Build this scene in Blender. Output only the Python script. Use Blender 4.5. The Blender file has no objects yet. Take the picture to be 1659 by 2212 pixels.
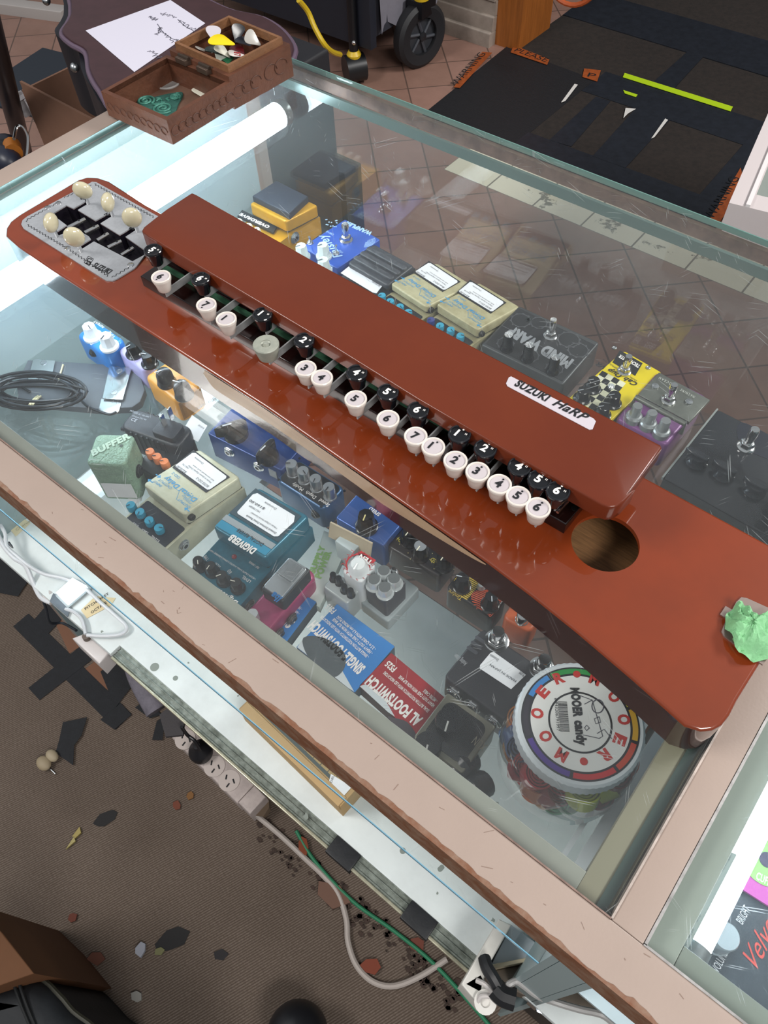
import bpy, math, random
from mathutils import Matrix, Vector
random.seed(7)
PI = math.pi
SC = bpy.context.scene
COL = SC.collection

# ------------------------------------------------------------------ camera
F = 1667.355; CX, CY = 829.5, 1106.0
CZ = 1.40                                  # camera height above the floor (m)
RX = Vector((0.78007773, 0.50158269, -0.37402344))     # world x in camera axes (right, down, forward)
RY = Vector((0.62497536, -0.6530627, 0.42768553))
RZ = Vector((-0.0297411, -0.56738339, -0.82291649))
cam_d = bpy.data.cameras.new('camera'); cam = bpy.data.objects.new('camera', cam_d); COL.objects.link(cam)
cam.matrix_world = Matrix(((RX[0], -RX[1], -RX[2], 0), (RY[0], -RY[1], -RY[2], 0), (RZ[0], -RZ[1], -RZ[2], CZ), (0, 0, 0, 1)))
cam_d.sensor_fit = 'VERTICAL'; cam_d.sensor_height = 36.0; cam_d.lens = F * 36.0 / 2212.0
cam_d.clip_start = 0.02; cam_d.clip_end = 60
SC.camera = cam

def at(px, py, z):
    """world x, y of the photo pixel (px, py) on the level z"""
    r = Vector(((px - CX) / F, (py - CY) / F, 1.0))
    d = Vector((RX.dot(r), RY.dot(r), RZ.dot(r)))
    k = (z - CZ) / d.z
    return d.x * k, d.y * k

# ------------------------------------------------------------------ light
w = bpy.data.worlds.new('shop_light'); SC.world = w; w.use_nodes = True
nt = w.node_tree; bg = nt.nodes['Background']
tc = nt.nodes.new('ShaderNodeTexCoord'); sp = nt.nodes.new('ShaderNodeSeparateXYZ')
mr = nt.nodes.new('ShaderNodeMapRange'); mr.inputs[1].default_value = -0.2; mr.inputs[2].default_value = 0.9
mr.inputs[3].default_value = 0.16; mr.inputs[4].default_value = 0.44
nt.links.new(tc.outputs['Generated'], sp.inputs[0]); nt.links.new(sp.outputs['Z'], mr.inputs[0])
nt.links.new(mr.outputs[0], bg.inputs['Strength']); bg.inputs['Color'].default_value = (0.92, 0.96, 1.0, 1)
SC.view_settings.view_transform = 'Standard'; SC.view_settings.look = 'None'
SC.view_settings.exposure = 0.0; SC.view_settings.gamma = 1.0; SC.view_settings.use_curve_mapping = False

def area(name, loc, sx, sy, power, color, target=None):
    l = bpy.data.lights.new(name, 'AREA'); l.shape = 'RECTANGLE'; l.size = sx; l.size_y = sy; l.energy = power; l.color = color
    o = bpy.data.objects.new(name, l); COL.objects.link(o); o.location = loc
    if target:
        o.rotation_euler = (Vector(target) - Vector(loc)).to_track_quat('-Z', 'Y').to_euler()
    return o
area('ceiling_light', (-1.9, -1.2, 2.9), 1.3, 0.5, 62, (1.0, 0.97, 0.93), (-0.4, 0.4, 0.9))
area('ceiling_light', (1.7, -0.5, 2.9), 1.3, 0.5, 60, (1.0, 0.97, 0.93), (-0.2, 0.4, 0.9))
area('ceiling_light', (1.2, 2.6, 2.9), 1.3, 0.5, 100, (1.0, 0.98, 0.95), (-0.6, 1.6, 0.0))

# ------------------------------------------------------------------ materials
def C(h, k=1.0):
    h = h.lstrip('#'); o = []
    for i in (0, 2, 4):
        v = int(h[i:i + 2], 16) / 255
        v = v / 12.92 if v <= 0.04045 else ((v + 0.055) / 1.055) ** 2.4
        o.append(min(1, v * k))
    return (*o, 1)
MC = {}
def M(hexc, rough=0.5, metal=0.0, noise=0.0, ns=60, bump=0.0, bs=300, coat=0.0, dark=None, emit=0.0, trans=0.0, spec=0.5, stretch=(1, 1, 1)):
    key = (hexc, rough, metal, noise, ns, bump, bs, coat, dark, emit, trans, spec, stretch)
    if key in MC: return MC[key]
    m = bpy.data.materials.new('mat_' + hexc.strip('#')); m.use_nodes = True; t = m.node_tree; b = t.nodes['Principled BSDF']
    b.inputs['Base Color'].default_value = C(hexc); b.inputs['Roughness'].default_value = rough; b.inputs['Metallic'].default_value = metal
    b.inputs['Specular IOR Level'].default_value = spec
    if coat: b.inputs['Coat Weight'].default_value = coat; b.inputs['Coat Roughness'].default_value = 0.03
    if emit: b.inputs['Emission Color'].default_value = C(hexc); b.inputs['Emission Strength'].default_value = emit
    if trans: b.inputs['Transmission Weight'].default_value = trans
    if noise or bump:
        co = t.nodes.new('ShaderNodeTexCoord'); mp = t.nodes.new('ShaderNodeMapping'); mp.inputs['Scale'].default_value = stretch
        t.links.new(co.outputs['Object'], mp.inputs[0])
    if noise:
        n = t.nodes.new('ShaderNodeTexNoise'); n.inputs['Scale'].default_value = ns; n.inputs['Detail'].default_value = 6; n.inputs['Roughness'].default_value = 0.65
        r = t.nodes.new('ShaderNodeMapRange'); r.inputs[1].default_value = 0.38; r.inputs[2].default_value = 0.66
        mx = t.nodes.new('ShaderNodeMix'); mx.data_type = 'RGBA'
        mx.inputs[6].default_value = C(hexc); mx.inputs[7].default_value = C(dark) if dark else C(hexc, 1 - noise)
        r.inputs[4].default_value = 1.0 if not dark else noise
        t.links.new(mp.outputs[0], n.inputs['Vector']); t.links.new(n.outputs['Fac'], r.inputs[0]); t.links.new(r.outputs[0], mx.inputs[0]); t.links.new(mx.outputs[2], b.inputs['Base Color'])
    if bump:
        n2 = t.nodes.new('ShaderNodeTexNoise'); n2.inputs['Scale'].default_value = bs; n2.inputs['Detail'].default_value = 3
        bp = t.nodes.new('ShaderNodeBump'); bp.inputs['Strength'].default_value = bump; bp.inputs['Distance'].default_value = 0.002
        t.links.new(mp.outputs[0], n2.inputs['Vector']); t.links.new(n2.outputs['Fac'], bp.inputs['Height']); t.links.new(bp.outputs[0], b.inputs['Normal'])
    MC[key] = m; return m

def glass(name, tint=(0.95, 0.985, 0.975), scratch=0.0, ior=1.5, refl=1.0, haze=0.0):
    m = bpy.data.materials.new(name); m.use_nodes = True; t = m.node_tree; t.nodes.clear(); N = t.nodes.new; Lk = t.links.new
    out = N('ShaderNodeOutputMaterial'); tr = N('ShaderNodeBsdfTransparent'); tr.inputs[0].default_value = (*tint, 1)
    gl = N('ShaderNodeBsdfGlossy'); gl.inputs['Roughness'].default_value = 0.0
    fr = N('ShaderNodeFresnel'); fr.inputs[0].default_value = ior
    ge = N('ShaderNodeNewGeometry'); im = N('ShaderNodeMapRange'); im.inputs[3].default_value = ior; im.inputs[4].default_value = 1 / ior; Lk(ge.outputs['Backfacing'], im.inputs[0]); Lk(im.outputs[0], fr.inputs[0])
    mu = N('ShaderNodeMath'); mu.operation = 'MULTIPLY'; mu.inputs[1].default_value = refl; Lk(fr.outputs[0], mu.inputs[0])
    mx = N('ShaderNodeMixShader'); Lk(mu.outputs[0], mx.inputs[0]); Lk(tr.outputs[0], mx.inputs[1]); Lk(gl.outputs[0], mx.inputs[2]); last = mx
    if scratch or haze:
        co = N('ShaderNodeTexCoord'); acc = None
        if scratch:
            for k, (ang, sx, sy, th) in enumerate([(0.35, 14, 520, 0.755), (1.1, 18, 640, 0.765), (2.0, 12, 560, 0.76), (2.65, 22, 700, 0.76), (0.8, 30, 800, 0.76)]):
                mp = N('ShaderNodeMapping'); mp.inputs['Rotation'].default_value = (0, 0, ang); mp.inputs['Location'].default_value = (k * 3.1, k * 1.7, 0)
                Lk(co.outputs['Object'], mp.inputs[0])
                wv = N('ShaderNodeTexNoise'); wv.inputs['Scale'].default_value = 5; wv.inputs['Detail'].default_value = 1; Lk(mp.outputs[0], wv.inputs['Vector'])
                va = N('ShaderNodeVectorMath'); va.operation = 'MULTIPLY_ADD'; va.inputs[1].default_value = (0, 0.03, 0); Lk(wv.outputs['Color'], va.inputs[0]); Lk(mp.outputs[0], va.inputs[2])
                m2 = N('ShaderNodeMapping'); m2.inputs['Scale'].default_value = (sx, sy, 1); Lk(va.outputs[0], m2.inputs[0])
                n = N('ShaderNodeTexNoise'); n.inputs['Scale'].default_value = 1; n.inputs['Detail'].default_value = 1.0; Lk(m2.outputs[0], n.inputs['Vector'])
                r = N('ShaderNodeMapRange'); r.inputs[1].default_value = th; r.inputs[2].default_value = th + 0.035; r.inputs[4].default_value = scratch; Lk(n.outputs['Fac'], r.inputs[0])
                if acc is None: acc = r.outputs[0]
                else:
                    a = N('ShaderNodeMath'); a.operation = 'MAXIMUM'; Lk(acc, a.inputs[0]); Lk(r.outputs[0], a.inputs[1]); acc = a.outputs[0]
        if haze:
            n = N('ShaderNodeTexNoise'); n.inputs['Scale'].default_value = 7; n.inputs['Detail'].default_value = 5; Lk(co.outputs['Object'], n.inputs['Vector'])
            r = N('ShaderNodeMapRange'); r.inputs[1].default_value = 0.35; r.inputs[2].default_value = 0.75; r.inputs[3].default_value = haze * 0.4; r.inputs[4].default_value = haze * 1.6; Lk(n.outputs['Fac'], r.inputs[0])
            if acc is None: acc = r.outputs[0]
            else:
                a = N('ShaderNodeMath'); a.operation = 'ADD'; Lk(acc, a.inputs[0]); Lk(r.outputs[0], a.inputs[1]); acc = a.outputs[0]
        df = N('ShaderNodeBsdfDiffuse'); df.inputs[0].default_value = (0.8, 0.84, 0.85, 1)
        tl = N('ShaderNodeBsdfTranslucent'); tl.inputs[0].default_value = (0.8, 0.84, 0.85, 1)
        ad = N('ShaderNodeMixShader'); ad.inputs[0].default_value = 0.7; Lk(df.outputs[0], ad.inputs[1]); Lk(tl.outputs[0], ad.inputs[2])
        m3 = N('ShaderNodeMixShader'); Lk(acc, m3.inputs[0]); Lk(mx.outputs[0], m3.inputs[1]); Lk(ad.outputs[0], m3.inputs[2]); last = m3
    Lk(last.outputs[0], out.inputs[0]); return m

# ------------------------------------------------------------------ mesh helpers
def off(poly, d):
    """inset a closed 2-D outline (CCW) by d"""
    n = len(poly); o = []
    for i in range(n):
        a, b, c = Vector(poly[i - 1][:2]), Vector(poly[i][:2]), Vector(poly[(i + 1) % n][:2])
        e1 = (b - a).normalized() if (b - a).length > 1e-9 else Vector((1, 0)); e2 = (c - b).normalized() if (c - b).length > 1e-9 else e1
        n1 = Vector((-e1.y, e1.x)); n2 = Vector((-e2.y, e2.x)); s = n1 + n2
        s = n1 if s.length < 1e-6 else s / max(0.5, (1 + n1.dot(n2)))
        o.append((b.x + s.x * d, b.y + s.y * d))
    return o
def ccw(p):
    a = sum(p[i - 1][0] * p[i][1] - p[i][0] * p[i - 1][1] for i in range(len(p)))
    return list(p) if a > 0 else list(p)[::-1]
def rrect(w, d, r, n=5, cx=0, cy=0):
    r = min(r, w / 2 - 1e-5, d / 2 - 1e-5); o = []
    for sx, sy, a0 in ((1, 1, 0), (-1, 1, PI / 2), (-1, -1, PI), (1, -1, 1.5 * PI)):
        for k in range(n + 1):
            a = a0 + k * PI / 2 / n; o.append((cx + sx * (w / 2 - r) + r * math.cos(a), cy + sy * (d / 2 - r) + r * math.sin(a)))
    return o
def circ(r, n=24, cx=0, cy=0): return [(cx + r * math.cos(2 * PI * k / n), cy + r * math.sin(2 * PI * k / n)) for k in range(n)]
def smooth_poly(pts, n=4):
    """Catmull-Rom through closed pts"""
    o = []; m = len(pts)
    for i in range(m):
        p0, p1, p2, p3 = (Vector(pts[(i + j - 1) % m]) for j in range(4))
        for k in range(n):
            t = k / n; o.append(tuple(0.5 * (2 * p1 + (p2 - p0) * t + (2 * p0 - 5 * p1 + 4 * p2 - p3) * t * t + (3 * p1 - p0 - 3 * p2 + p3) * t ** 3)))
    return o
def spline(pts, n=6):
    o = []; m = len(pts)
    for i in range(m - 1):
        p0 = Vector(pts[max(0, i - 1)]); p1 = Vector(pts[i]); p2 = Vector(pts[i + 1]); p3 = Vector(pts[min(m - 1, i + 2)])
        for k in range(n):
            t = k / n; o.append(0.5 * (2 * p1 + (p2 - p0) * t + (2 * p0 - 5 * p1 + 4 * p2 - p3) * t * t + (3 * p1 - p0 - 3 * p2 + p3) * t ** 3))
    o.append(Vector(pts[-1])); return o

class MB:
    def __init__(s): s.v = []; s.f = []; s.mi = []; s.cur = 0
    def add(s, vs, fs, mx=None):
        b = len(s.v)
        for v in vs:
            v = Vector(v); s.v.append(mx @ v if mx else v)
        for f in fs: s.f.append([b + i for i in f]); s.mi.append(s.cur)
        return s
    def prism(s, poly, z0, z1, ch=0.0, mx=None, cb=0.0, n=3):
        p = ccw(poly); rings = []
        if cb: rings.append((off(p, cb), z0)); rings.append((p, z0 + cb))
        else: rings.append((p, z0))
        if ch:
            for k in range(n + 1):
                a = k / n * PI / 2; rings.append((off(p, ch * (1 - math.cos(a))), z1 - ch + ch * math.sin(a)))
        else: rings.append((p, z1))
        vs = []; fs = []; m = len(p)
        for q, z in rings: vs += [(x, y, z) for x, y in q]
        for r in range(len(rings) - 1):
            for i in range(m): j = (i + 1) % m; fs.append([r * m + i, r * m + j, (r + 1) * m + j, (r + 1) * m + i])
        fs.append(list(range(m))[::-1]); fs.append([(len(rings) - 1) * m + i for i in range(m)])
        return s.add(vs, fs, mx)
    def box(s, x0, x1, y0, y1, z0, z1, ch=0.0, mx=None):
        return s.prism([(x0, y0), (x1, y0), (x1, y1), (x0, y1)], z0, z1, ch, mx)
    def rbox(s, cx, cy, w, d, z0, z1, r=0.003, ch=0.0, mx=None, cb=0.0):
        return s.prism(rrect(w, d, r, 4, cx, cy), z0, z1, ch, mx, cb)
    def lathe(s, prof, cx=0, cy=0, z=0, n=24, mx=None, sx=1.0, fl=None):
        vs = []; fs = []; L = len(prof)
        for r, h in prof:
            for k in range(n):
                a = 2 * PI * k / n; rr = r * (fl(k, h) if fl else 1)
                vs.append((cx + rr * math.cos(a) * sx, cy + rr * math.sin(a), z + h))
        for i in range(L - 1):
            for k in range(n): j = (k + 1) % n; fs.append([i * n + k, i * n + j, (i + 1) * n + j, (i + 1) * n + k])
        if prof[0][0] > 1e-6: fs.append(list(range(n))[::-1])
        if prof[-1][0] > 1e-6: fs.append([(L - 1) * n + k for k in range(n)])
        return s.add(vs, fs, mx)
    def tube(s, pts, r, n=8, mx=None, flat=1.0, caps=True):
        pts = [Vector(p) for p in pts]; vs = []; fs = []; up = Vector((0, 0, 1)); m = len(pts)
        t0 = (pts[1] - pts[0]).normalized(); a = up.cross(t0)
        if a.length < 1e-3: a = Vector((1, 0, 0))
        a.normalize()
        for i, p in enumerate(pts):
            t = (pts[min(i + 1, m - 1)] - pts[max(i - 1, 0)]).normalized()
            a = (a - t * a.dot(t)); a = a.normalized() if a.length > 1e-6 else Vector((1, 0, 0)); b = t.cross(a)
            rr = r(i / (m - 1)) if callable(r) else r
            for k in range(n):
                g = 2 * PI * k / n; vs.append(p + a * rr * math.cos(g) + b * rr * flat * math.sin(g))
        for i in range(m - 1):
            for k in range(n): j = (k + 1) % n; fs.append([i * n + k, i * n + j, (i + 1) * n + j, (i + 1) * n + k])
        if caps: fs.append(list(range(n))[::-1]); fs.append([(m - 1) * n + k for k in range(n)])
        return s.add(vs, fs, mx)
    def ribbon(s, pts, w, z, h=0.0004, mx=None):
        """flat strip following 2-D pts, lying at height z"""
        P = [Vector(p[:2]) for p in pts]; vs = []; fs = []; m = len(P)
        for i, p in enumerate(P):
            t = (P[min(i + 1, m - 1)] - P[max(i - 1, 0)]); t = t.normalized() if t.length > 1e-9 else Vector((1, 0)); nn = Vector((-t.y, t.x)) * w / 2
            vs += [(p.x + nn.x, p.y + nn.y, z), (p.x - nn.x, p.y - nn.y, z), (p.x + nn.x, p.y + nn.y, z + h), (p.x - nn.x, p.y - nn.y, z + h)]
        for i in range(m - 1):
            a = i * 4; b = a + 4; fs += [[a + 2, a + 3, b + 3, b + 2], [a, b, b + 1, a + 1], [a, a + 2, b + 2, b], [a + 1, b + 1, b + 3, a + 3]]
        e = (m - 1) * 4; fs += [[0, 1, 3, 2], [e, e + 2, e + 3, e + 1]]
        return s.add(vs, fs, mx)
    def ell(s, c, rx, ry, rz, n=16, m=10, mx=None):
        vs = [(c[0], c[1], c[2] - rz)]; fs = []
        for i in range(1, m):
            a = -PI / 2 + PI * i / m
            for k in range(n): g = 2 * PI * k / n; vs.append((c[0] + rx * math.cos(a) * math.cos(g), c[1] + ry * math.cos(a) * math.sin(g), c[2] + rz * math.sin(a)))
        vs.append((c[0], c[1], c[2] + rz)); T = len(vs) - 1
        for k in range(n):
            j = (k + 1) % n; fs.append([0, 1 + j, 1 + k]); fs.append([T, T - n + k, T - n + j])
            for i in range(m - 2): fs.append([1 + i * n + k, 1 + i * n + j, 1 + (i + 1) * n + j, 1 + (i + 1) * n + k])
        return s.add(vs, fs, mx)
    def mesh(s, name, mats, ang=35):
        me = bpy.data.meshes.new(name); me.from_pydata([tuple(v) for v in s.v], [], s.f)
        for mm in (mats if isinstance(mats, (list, tuple)) else [mats]): me.materials.append(mm)
        me.polygons.foreach_set('material_index', s.mi); me.polygons.foreach_set('use_smooth', [True] * len(me.polygons))
        me.update(); me.set_sharp_from_angle(angle=math.radians(ang)); return me

def put(name, me, parent=None, loc=(0, 0, 0), rz=0.0):
    o = bpy.data.objects.new(name, me); COL.objects.link(o); o.location = loc; o.rotation_euler = (0, 0, rz)
    if parent: o.parent = parent
    return o
def tag(o, label, cat, group=None, kind=None):
    if label: o['label'] = label
    if cat: o['category'] = cat
    if group: o['group'] = group
    if kind: o['kind'] = kind
    return o
def solo(name, mb, mats, label, cat, group=None, kind=None, loc=(0, 0, 0), rz=0.0, ang=35):
    return tag(put(name, mb.mesh(name, mats, ang), None, loc, rz), label, cat, group, kind)

def fill_mesh(outer, holes, z):
    """flat face with holes -> (verts, tris)"""
    import bmesh
    bm = bmesh.new(); es = []
    for lp in [outer] + holes:
        vs = [bm.verts.new((x, y, z)) for x, y in lp]
        for i in range(len(vs)): es.append(bm.edges.new((vs[i - 1], vs[i])))
    bmesh.ops.triangle_fill(bm, use_beauty=True, use_dissolve=False, edges=es, normal=(0, 0, 1))
    bm.verts.index_update(); V = [tuple(v.co) for v in bm.verts]
    Fs = [[v.index for v in f.verts] if f.normal.z >= 0 else [v.index for v in f.verts][::-1] for f in bm.faces]
    bm.free(); return V, Fs
def plate(mb, outer, holes, z0, z1, mx=None):
    outer = ccw(outer); V, Fs = fill_mesh(outer, holes, z1); mb.add(V, Fs, mx)
    mb.add([(x, y, z0) for x, y, _ in V], [f[::-1] for f in Fs], mx)
    for lp, inn in [(outer, False)] + [(ccw(h), True) for h in holes]:
        m = len(lp); vs = [(x, y, z0) for x, y in lp] + [(x, y, z1) for x, y in lp]
        fs = [[i, (i + 1) % m, m + (i + 1) % m, m + i] for i in range(m)]
        mb.add(vs, [f[::-1] for f in fs] if inn else fs, mx)
    return mb

class Thing:
    """an Empty with parts; world pixel readings can be turned into its local frame"""
    def __init__(s, name, label, cat, loc=(0, 0, 0), rz=0.0, group=None, kind=None):
        s.o = bpy.data.objects.new(name, None); COL.objects.link(s.o); s.o.empty_display_size = 0.02
        s.o.location = loc; s.o.rotation_euler = (0, 0, rz); tag(s.o, label, cat, group, kind); s.loc = Vector(loc); s.rz = rz; s.slope = None
    def L(s, px, py, z):
        """photo pixel on world level z -> local (x, y); levels on a sloping top follow the slope"""
        if s.slope and z - s.loc.z > s.slope[2]:
            zz = z
            for _ in range(6): x, y = s.L0(px, py, zz); zz = z - s.slope[0] * (s.slope[1] - y)
            return x, y
        return s.L0(px, py, z)
    def L0(s, px, py, z):
        x, y = at(px, py, z); d = Vector((x - s.loc.x, y - s.loc.y)); c, n = math.cos(-s.rz), math.sin(-s.rz)
        return d.x * c - d.y * n, d.x * n + d.y * c
    def poly(s, pts, z): return [s.L(px, py, z) for px, py in pts]
    def part(s, name, mb, mats, parent=None, ang=35, label=None, loc=(0, 0, 0), rz=0.0):
        if s.slope and isinstance(mb, MB) and mb.v and (parent is None or parent.get('sl')) and min(v[2] for v in mb.v) > s.slope[2]:
            for v in mb.v: v[2] -= s.slope[0] * (s.slope[1] - v[1])
            sl = True
        else: sl = False
        me = mb if isinstance(mb, bpy.types.Mesh) else mb.mesh(name, mats, ang)
        o = put(name, me, parent or s.o, loc, rz)
        if sl: o['sl'] = 1
        if label: o['label'] = label
        return o
    def text(s, strs, mat, z, parent=None, name='lettering', ext=0.0002):
        """strs: list of (text, p0, p1, height[, italic, weight]); baseline from pixel p0 to p1 on world level z"""
        me = None; mb = MB()
        for it in strs:
            tx, p0, p1, h = it[:4]; it = list(it) + [0, 0][:max(0, 6 - len(it))]
            a = Vector(s.L(*p0, z)); b = Vector(s.L(*p1, z)); d = b - a
            vs, fs, wd = glyphs(tx, it[4] if len(it) > 4 else 0, it[5] if len(it) > 5 else 0)
            k = d.length / max(wd, 1e-4); ang = math.atan2(d.y, d.x)
            ky = h / 0.72
            mx = Matrix.Translation((a.x, a.y, z - s.loc.z)) @ Matrix.Rotation(ang, 4, 'Z') @ Matrix.Diagonal((k, ky, 1, 1))
            mb.add([(v[0], v[1], ext) for v in vs], fs, mx)
        return s.part(name, mb, mat, parent)

GC = {}
def glyphs(tx, shear=0, weight=0):
    key = (tx, shear, weight)
    if key in GC: return GC[key]
    c = bpy.data.curves.new('txt', 'FONT'); c.body = tx; c.size = 1.0; c.shear = shear; c.offset = weight; c.resolution_u = 3
    if weight: c.space_character = 1.08
    o = bpy.data.objects.new('txt', c); me = bpy.data.meshes.new_from_object(o)
    vs = [tuple(v.co) for v in me.vertices]; fs = [list(p.vertices) for p in me.polygons]
    bpy.data.objects.remove(o); bpy.data.curves.remove(c); bpy.data.meshes.remove(me)
    if not vs: vs = [(0, 0, 0), (1, 0, 0), (1, 1, 0)]; fs = [[0, 1, 2]]
    x0 = min(v[0] for v in vs); x1 = max(v[0] for v in vs)
    vs = [(v[0] - x0, v[1], 0) for v in vs]; GC[key] = (vs, fs, x1 - x0); return GC[key]

# shared looks
WHITE = M('#e9e6e2', 0.4); BLACK = M('#121316', 0.35); CHROME = M('#d8d8d8', 0.14, 1.0); STEEL = M('#b9bcbf', 0.3, 1.0)
BRUSH = M('#c8cacb', 0.35, 1.0, noise=0.2, ns=200); INK = M('#15161a', 0.5); STICK = M('#e4e6ea', 0.45, noise=0.08, ns=40); RUBBER = M('#1b1c20', 0.6, bump=0.2)
DKNOB = M('#141519', 0.22); SGREY = M('#8d9094', 0.5)
SH = 0.685                                  # top of the glass shelf
GT = 0.900                                  # top of the counter glass
# ------------------------------------------------------------------ floor, walls
def mat_carpet():
    m = bpy.data.materials.new('carpet'); m.use_nodes = True; t = m.node_tree; b = t.nodes['Principled BSDF']; N = t.nodes.new; Lk = t.links.new
    b.inputs['Roughness'].default_value = 0.95; b.inputs['Specular IOR Level'].default_value = 0.1
    co = N('ShaderNodeTexCoord'); mp = N('ShaderNodeMapping'); mp.inputs['Rotation'].default_value = (0, 0, 0.40); Lk(co.outputs['Object'], mp.inputs[0])
    wv = N('ShaderNodeTexWave'); wv.inputs['Scale'].default_value = 85; wv.inputs['Distortion'].default_value = 1.5; wv.inputs['Detail'].default_value = 2; wv.inputs['Detail Scale'].default_value = 6; Lk(mp.outputs[0], wv.inputs['Vector'])
    n = N('ShaderNodeTexNoise'); n.inputs['Scale'].default_value = 260; n.inputs['Detail'].default_value = 4; Lk(mp.outputs[0], n.inputs['Vector'])
    n2 = N('ShaderNodeTexNoise'); n2.inputs['Scale'].default_value = 5; n2.inputs['Detail'].default_value = 6; Lk(mp.outputs[0], n2.inputs['Vector'])
    a = N('ShaderNodeMath'); a.operation = 'MULTIPLY'; Lk(wv.outputs['Fac'], a.inputs[0]); Lk(n.outputs['Fac'], a.inputs[1])
    c = N('ShaderNodeValToRGB'); c.color_ramp.elements[0].color = C('#51463e'); c.color_ramp.elements[1].color = C('#7b6f66'); c.color_ramp.elements[1].position = 0.75; Lk(a.outputs[0], c.inputs[0])
    x = N('ShaderNodeMix'); x.data_type = 'RGBA'; x.blend_type = 'MULTIPLY'; x.inputs[0].default_value = 0.5; Lk(c.outputs[0], x.inputs[6])
    r = N('ShaderNodeValToRGB'); r.color_ramp.elements[0].position = 0.3; r.color_ramp.elements[0].color = (0.5, 0.48, 0.46, 1); r.color_ramp.elements[1].position = 0.7; r.color_ramp.elements[1].color = (1, 1, 1, 1); Lk(n2.outputs['Fac'], r.inputs[0]); Lk(r.outputs[0], x.inputs[7])
    Lk(x.outputs[2], b.inputs['Base Color'])
    bp = N('ShaderNodeBump'); bp.inputs['Strength'].default_value = 0.35; bp.inputs['Distance'].default_value = 0.002; Lk(a.outputs[0], bp.inputs['Height']); Lk(bp.outputs[0], b.inputs['Normal'])
    return m
def mat_tiles(name, c1, c2, grout, rot, ox, oy, size, worn=None, mort=0.003):
    m = bpy.data.materials.new(name); m.use_nodes = True; t = m.node_tree; b = t.nodes['Principled BSDF']; N = t.nodes.new; Lk = t.links.new
    b.inputs['Roughness'].default_value = 0.4
    co = N('ShaderNodeTexCoord'); m0 = N('ShaderNodeVectorMath'); m0.operation = 'SUBTRACT'; m0.inputs[1].default_value = (ox, oy, 0); Lk(co.outputs['Object'], m0.inputs[0])
    mp = N('ShaderNodeMapping'); mp.inputs['Rotation'].default_value = (0, 0, rot); Lk(m0.outputs[0], mp.inputs[0])
    br = N('ShaderNodeTexBrick'); br.offset = 0; br.inputs['Scale'].default_value = 1; br.inputs['Brick Width'].default_value = size; br.inputs['Row Height'].default_value = size
    br.inputs['Mortar Size'].default_value = mort; br.inputs['Mortar Smooth'].default_value = 0.3; br.inputs['Color1'].default_value = C(c1); br.inputs['Color2'].default_value = C(c2); br.inputs['Mortar'].default_value = C(grout)
    Lk(mp.outputs[0], br.inputs['Vector'])
    n = N('ShaderNodeTexNoise'); n.inputs['Scale'].default_value = 9; n.inputs['Detail'].default_value = 8; n.inputs['Roughness'].default_value = 0.7; Lk(co.outputs['Object'], n.inputs['Vector'])
    r = N('ShaderNodeMapRange'); r.inputs[1].default_value = 0.6 if worn else 0.35; r.inputs[2].default_value = 0.63 if worn else 0.75; Lk(n.outputs['Fac'], r.inputs[0])
    if not worn: r.inputs[4].default_value = 0.35
    x = N('ShaderNodeMix'); x.data_type = 'RGBA'; Lk(r.outputs[0], x.inputs[0]); Lk(br.outputs['Color'], x.inputs[6]); x.inputs[7].default_value = C(worn) if worn else C('#5b4238')
    Lk(x.outputs[2], b.inputs['Base Color']); return m
fl = MB()
fl.cur = 0; fl.add([(-6, -4, 0), (4, -4, 0), (4, 0.62, 0), (-6, 0.62, 0)], [[0, 1, 2, 3]])
fl.cur = 1; fl.add([(-6, 0.62, 0), (4, 0.62, 0), (4, 1.87, 0), (-6, 1.87, 0)], [[0, 1, 2, 3]])
fl.cur = 2; fl.add([(-1.31, 1.87, 0), (4, 1.87, 0), (4, 2.035, 0), (-1.31, 2.035, 0)], [[0, 1, 2, 3]])
fl.cur = 1; fl.add([(-6, 1.87, 0), (-1.31, 1.87, 0), (-1.31, 2.035, 0), (-6, 2.035, 0)], [[0, 1, 2, 3]])
fl.cur = 1; fl.add([(-6, 2.035, 0), (4, 2.035, 0), (4, 7, 0), (-6, 7, 0)], [[0, 1, 2, 3]])
tag(put('floor', fl.mesh('floor', [mat_carpet(), mat_tiles('terracotta', '#98766a', '#8d6d60', '#5d4b43', PI / 4, -0.776, 1.501, 0.1645), mat_tiles('cream_tiles', '#dcd7c2', '#d2cdb6', '#6b6354', 0, -1.146, 1.87, 0.165, worn='#6e6c5c')])), None, None, kind='structure')

wl = MB(); wl.box(-6, -1.64, 2.66, 2.86, 0, 1.2)
o = tag(put('wall_back', wl.mesh('wall_back', M('#8d7a66', 0.8, noise=0.35, ns=30))), None, None, kind='structure')
bb = MB()
for k, (z0, z1, dy) in enumerate([(0, .05, .055), (.05, .10, .04), (.10, .15, .028), (.15, .175, .04)]): bb.box(-6, -1.64, 2.66 - dy, 2.66, z0, z1, 0.006)
tag(put('baseboard_back', bb.mesh('baseboard_back', M('#9c9086', 0.5, noise=0.25, ns=20))), None, None, kind='structure')
dp = MB(); dp.box(-1.64, -1.535, 2.645, 2.86, 0, 1.2, 0.004)
tag(put('trim_1', dp.mesh('trim_1', M('#9a5a26', 0.35, noise=0.3, ns=14, stretch=(6, 6, 0.5)))), None, None, kind='structure')
dw = MB(); dw.box(-6, 4, 4.6, 4.7, 0, 2.6)
tag(put('wall_far', dw.mesh('wall_far', M('#241f1c', 0.8))), None, None, kind='structure')

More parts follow.
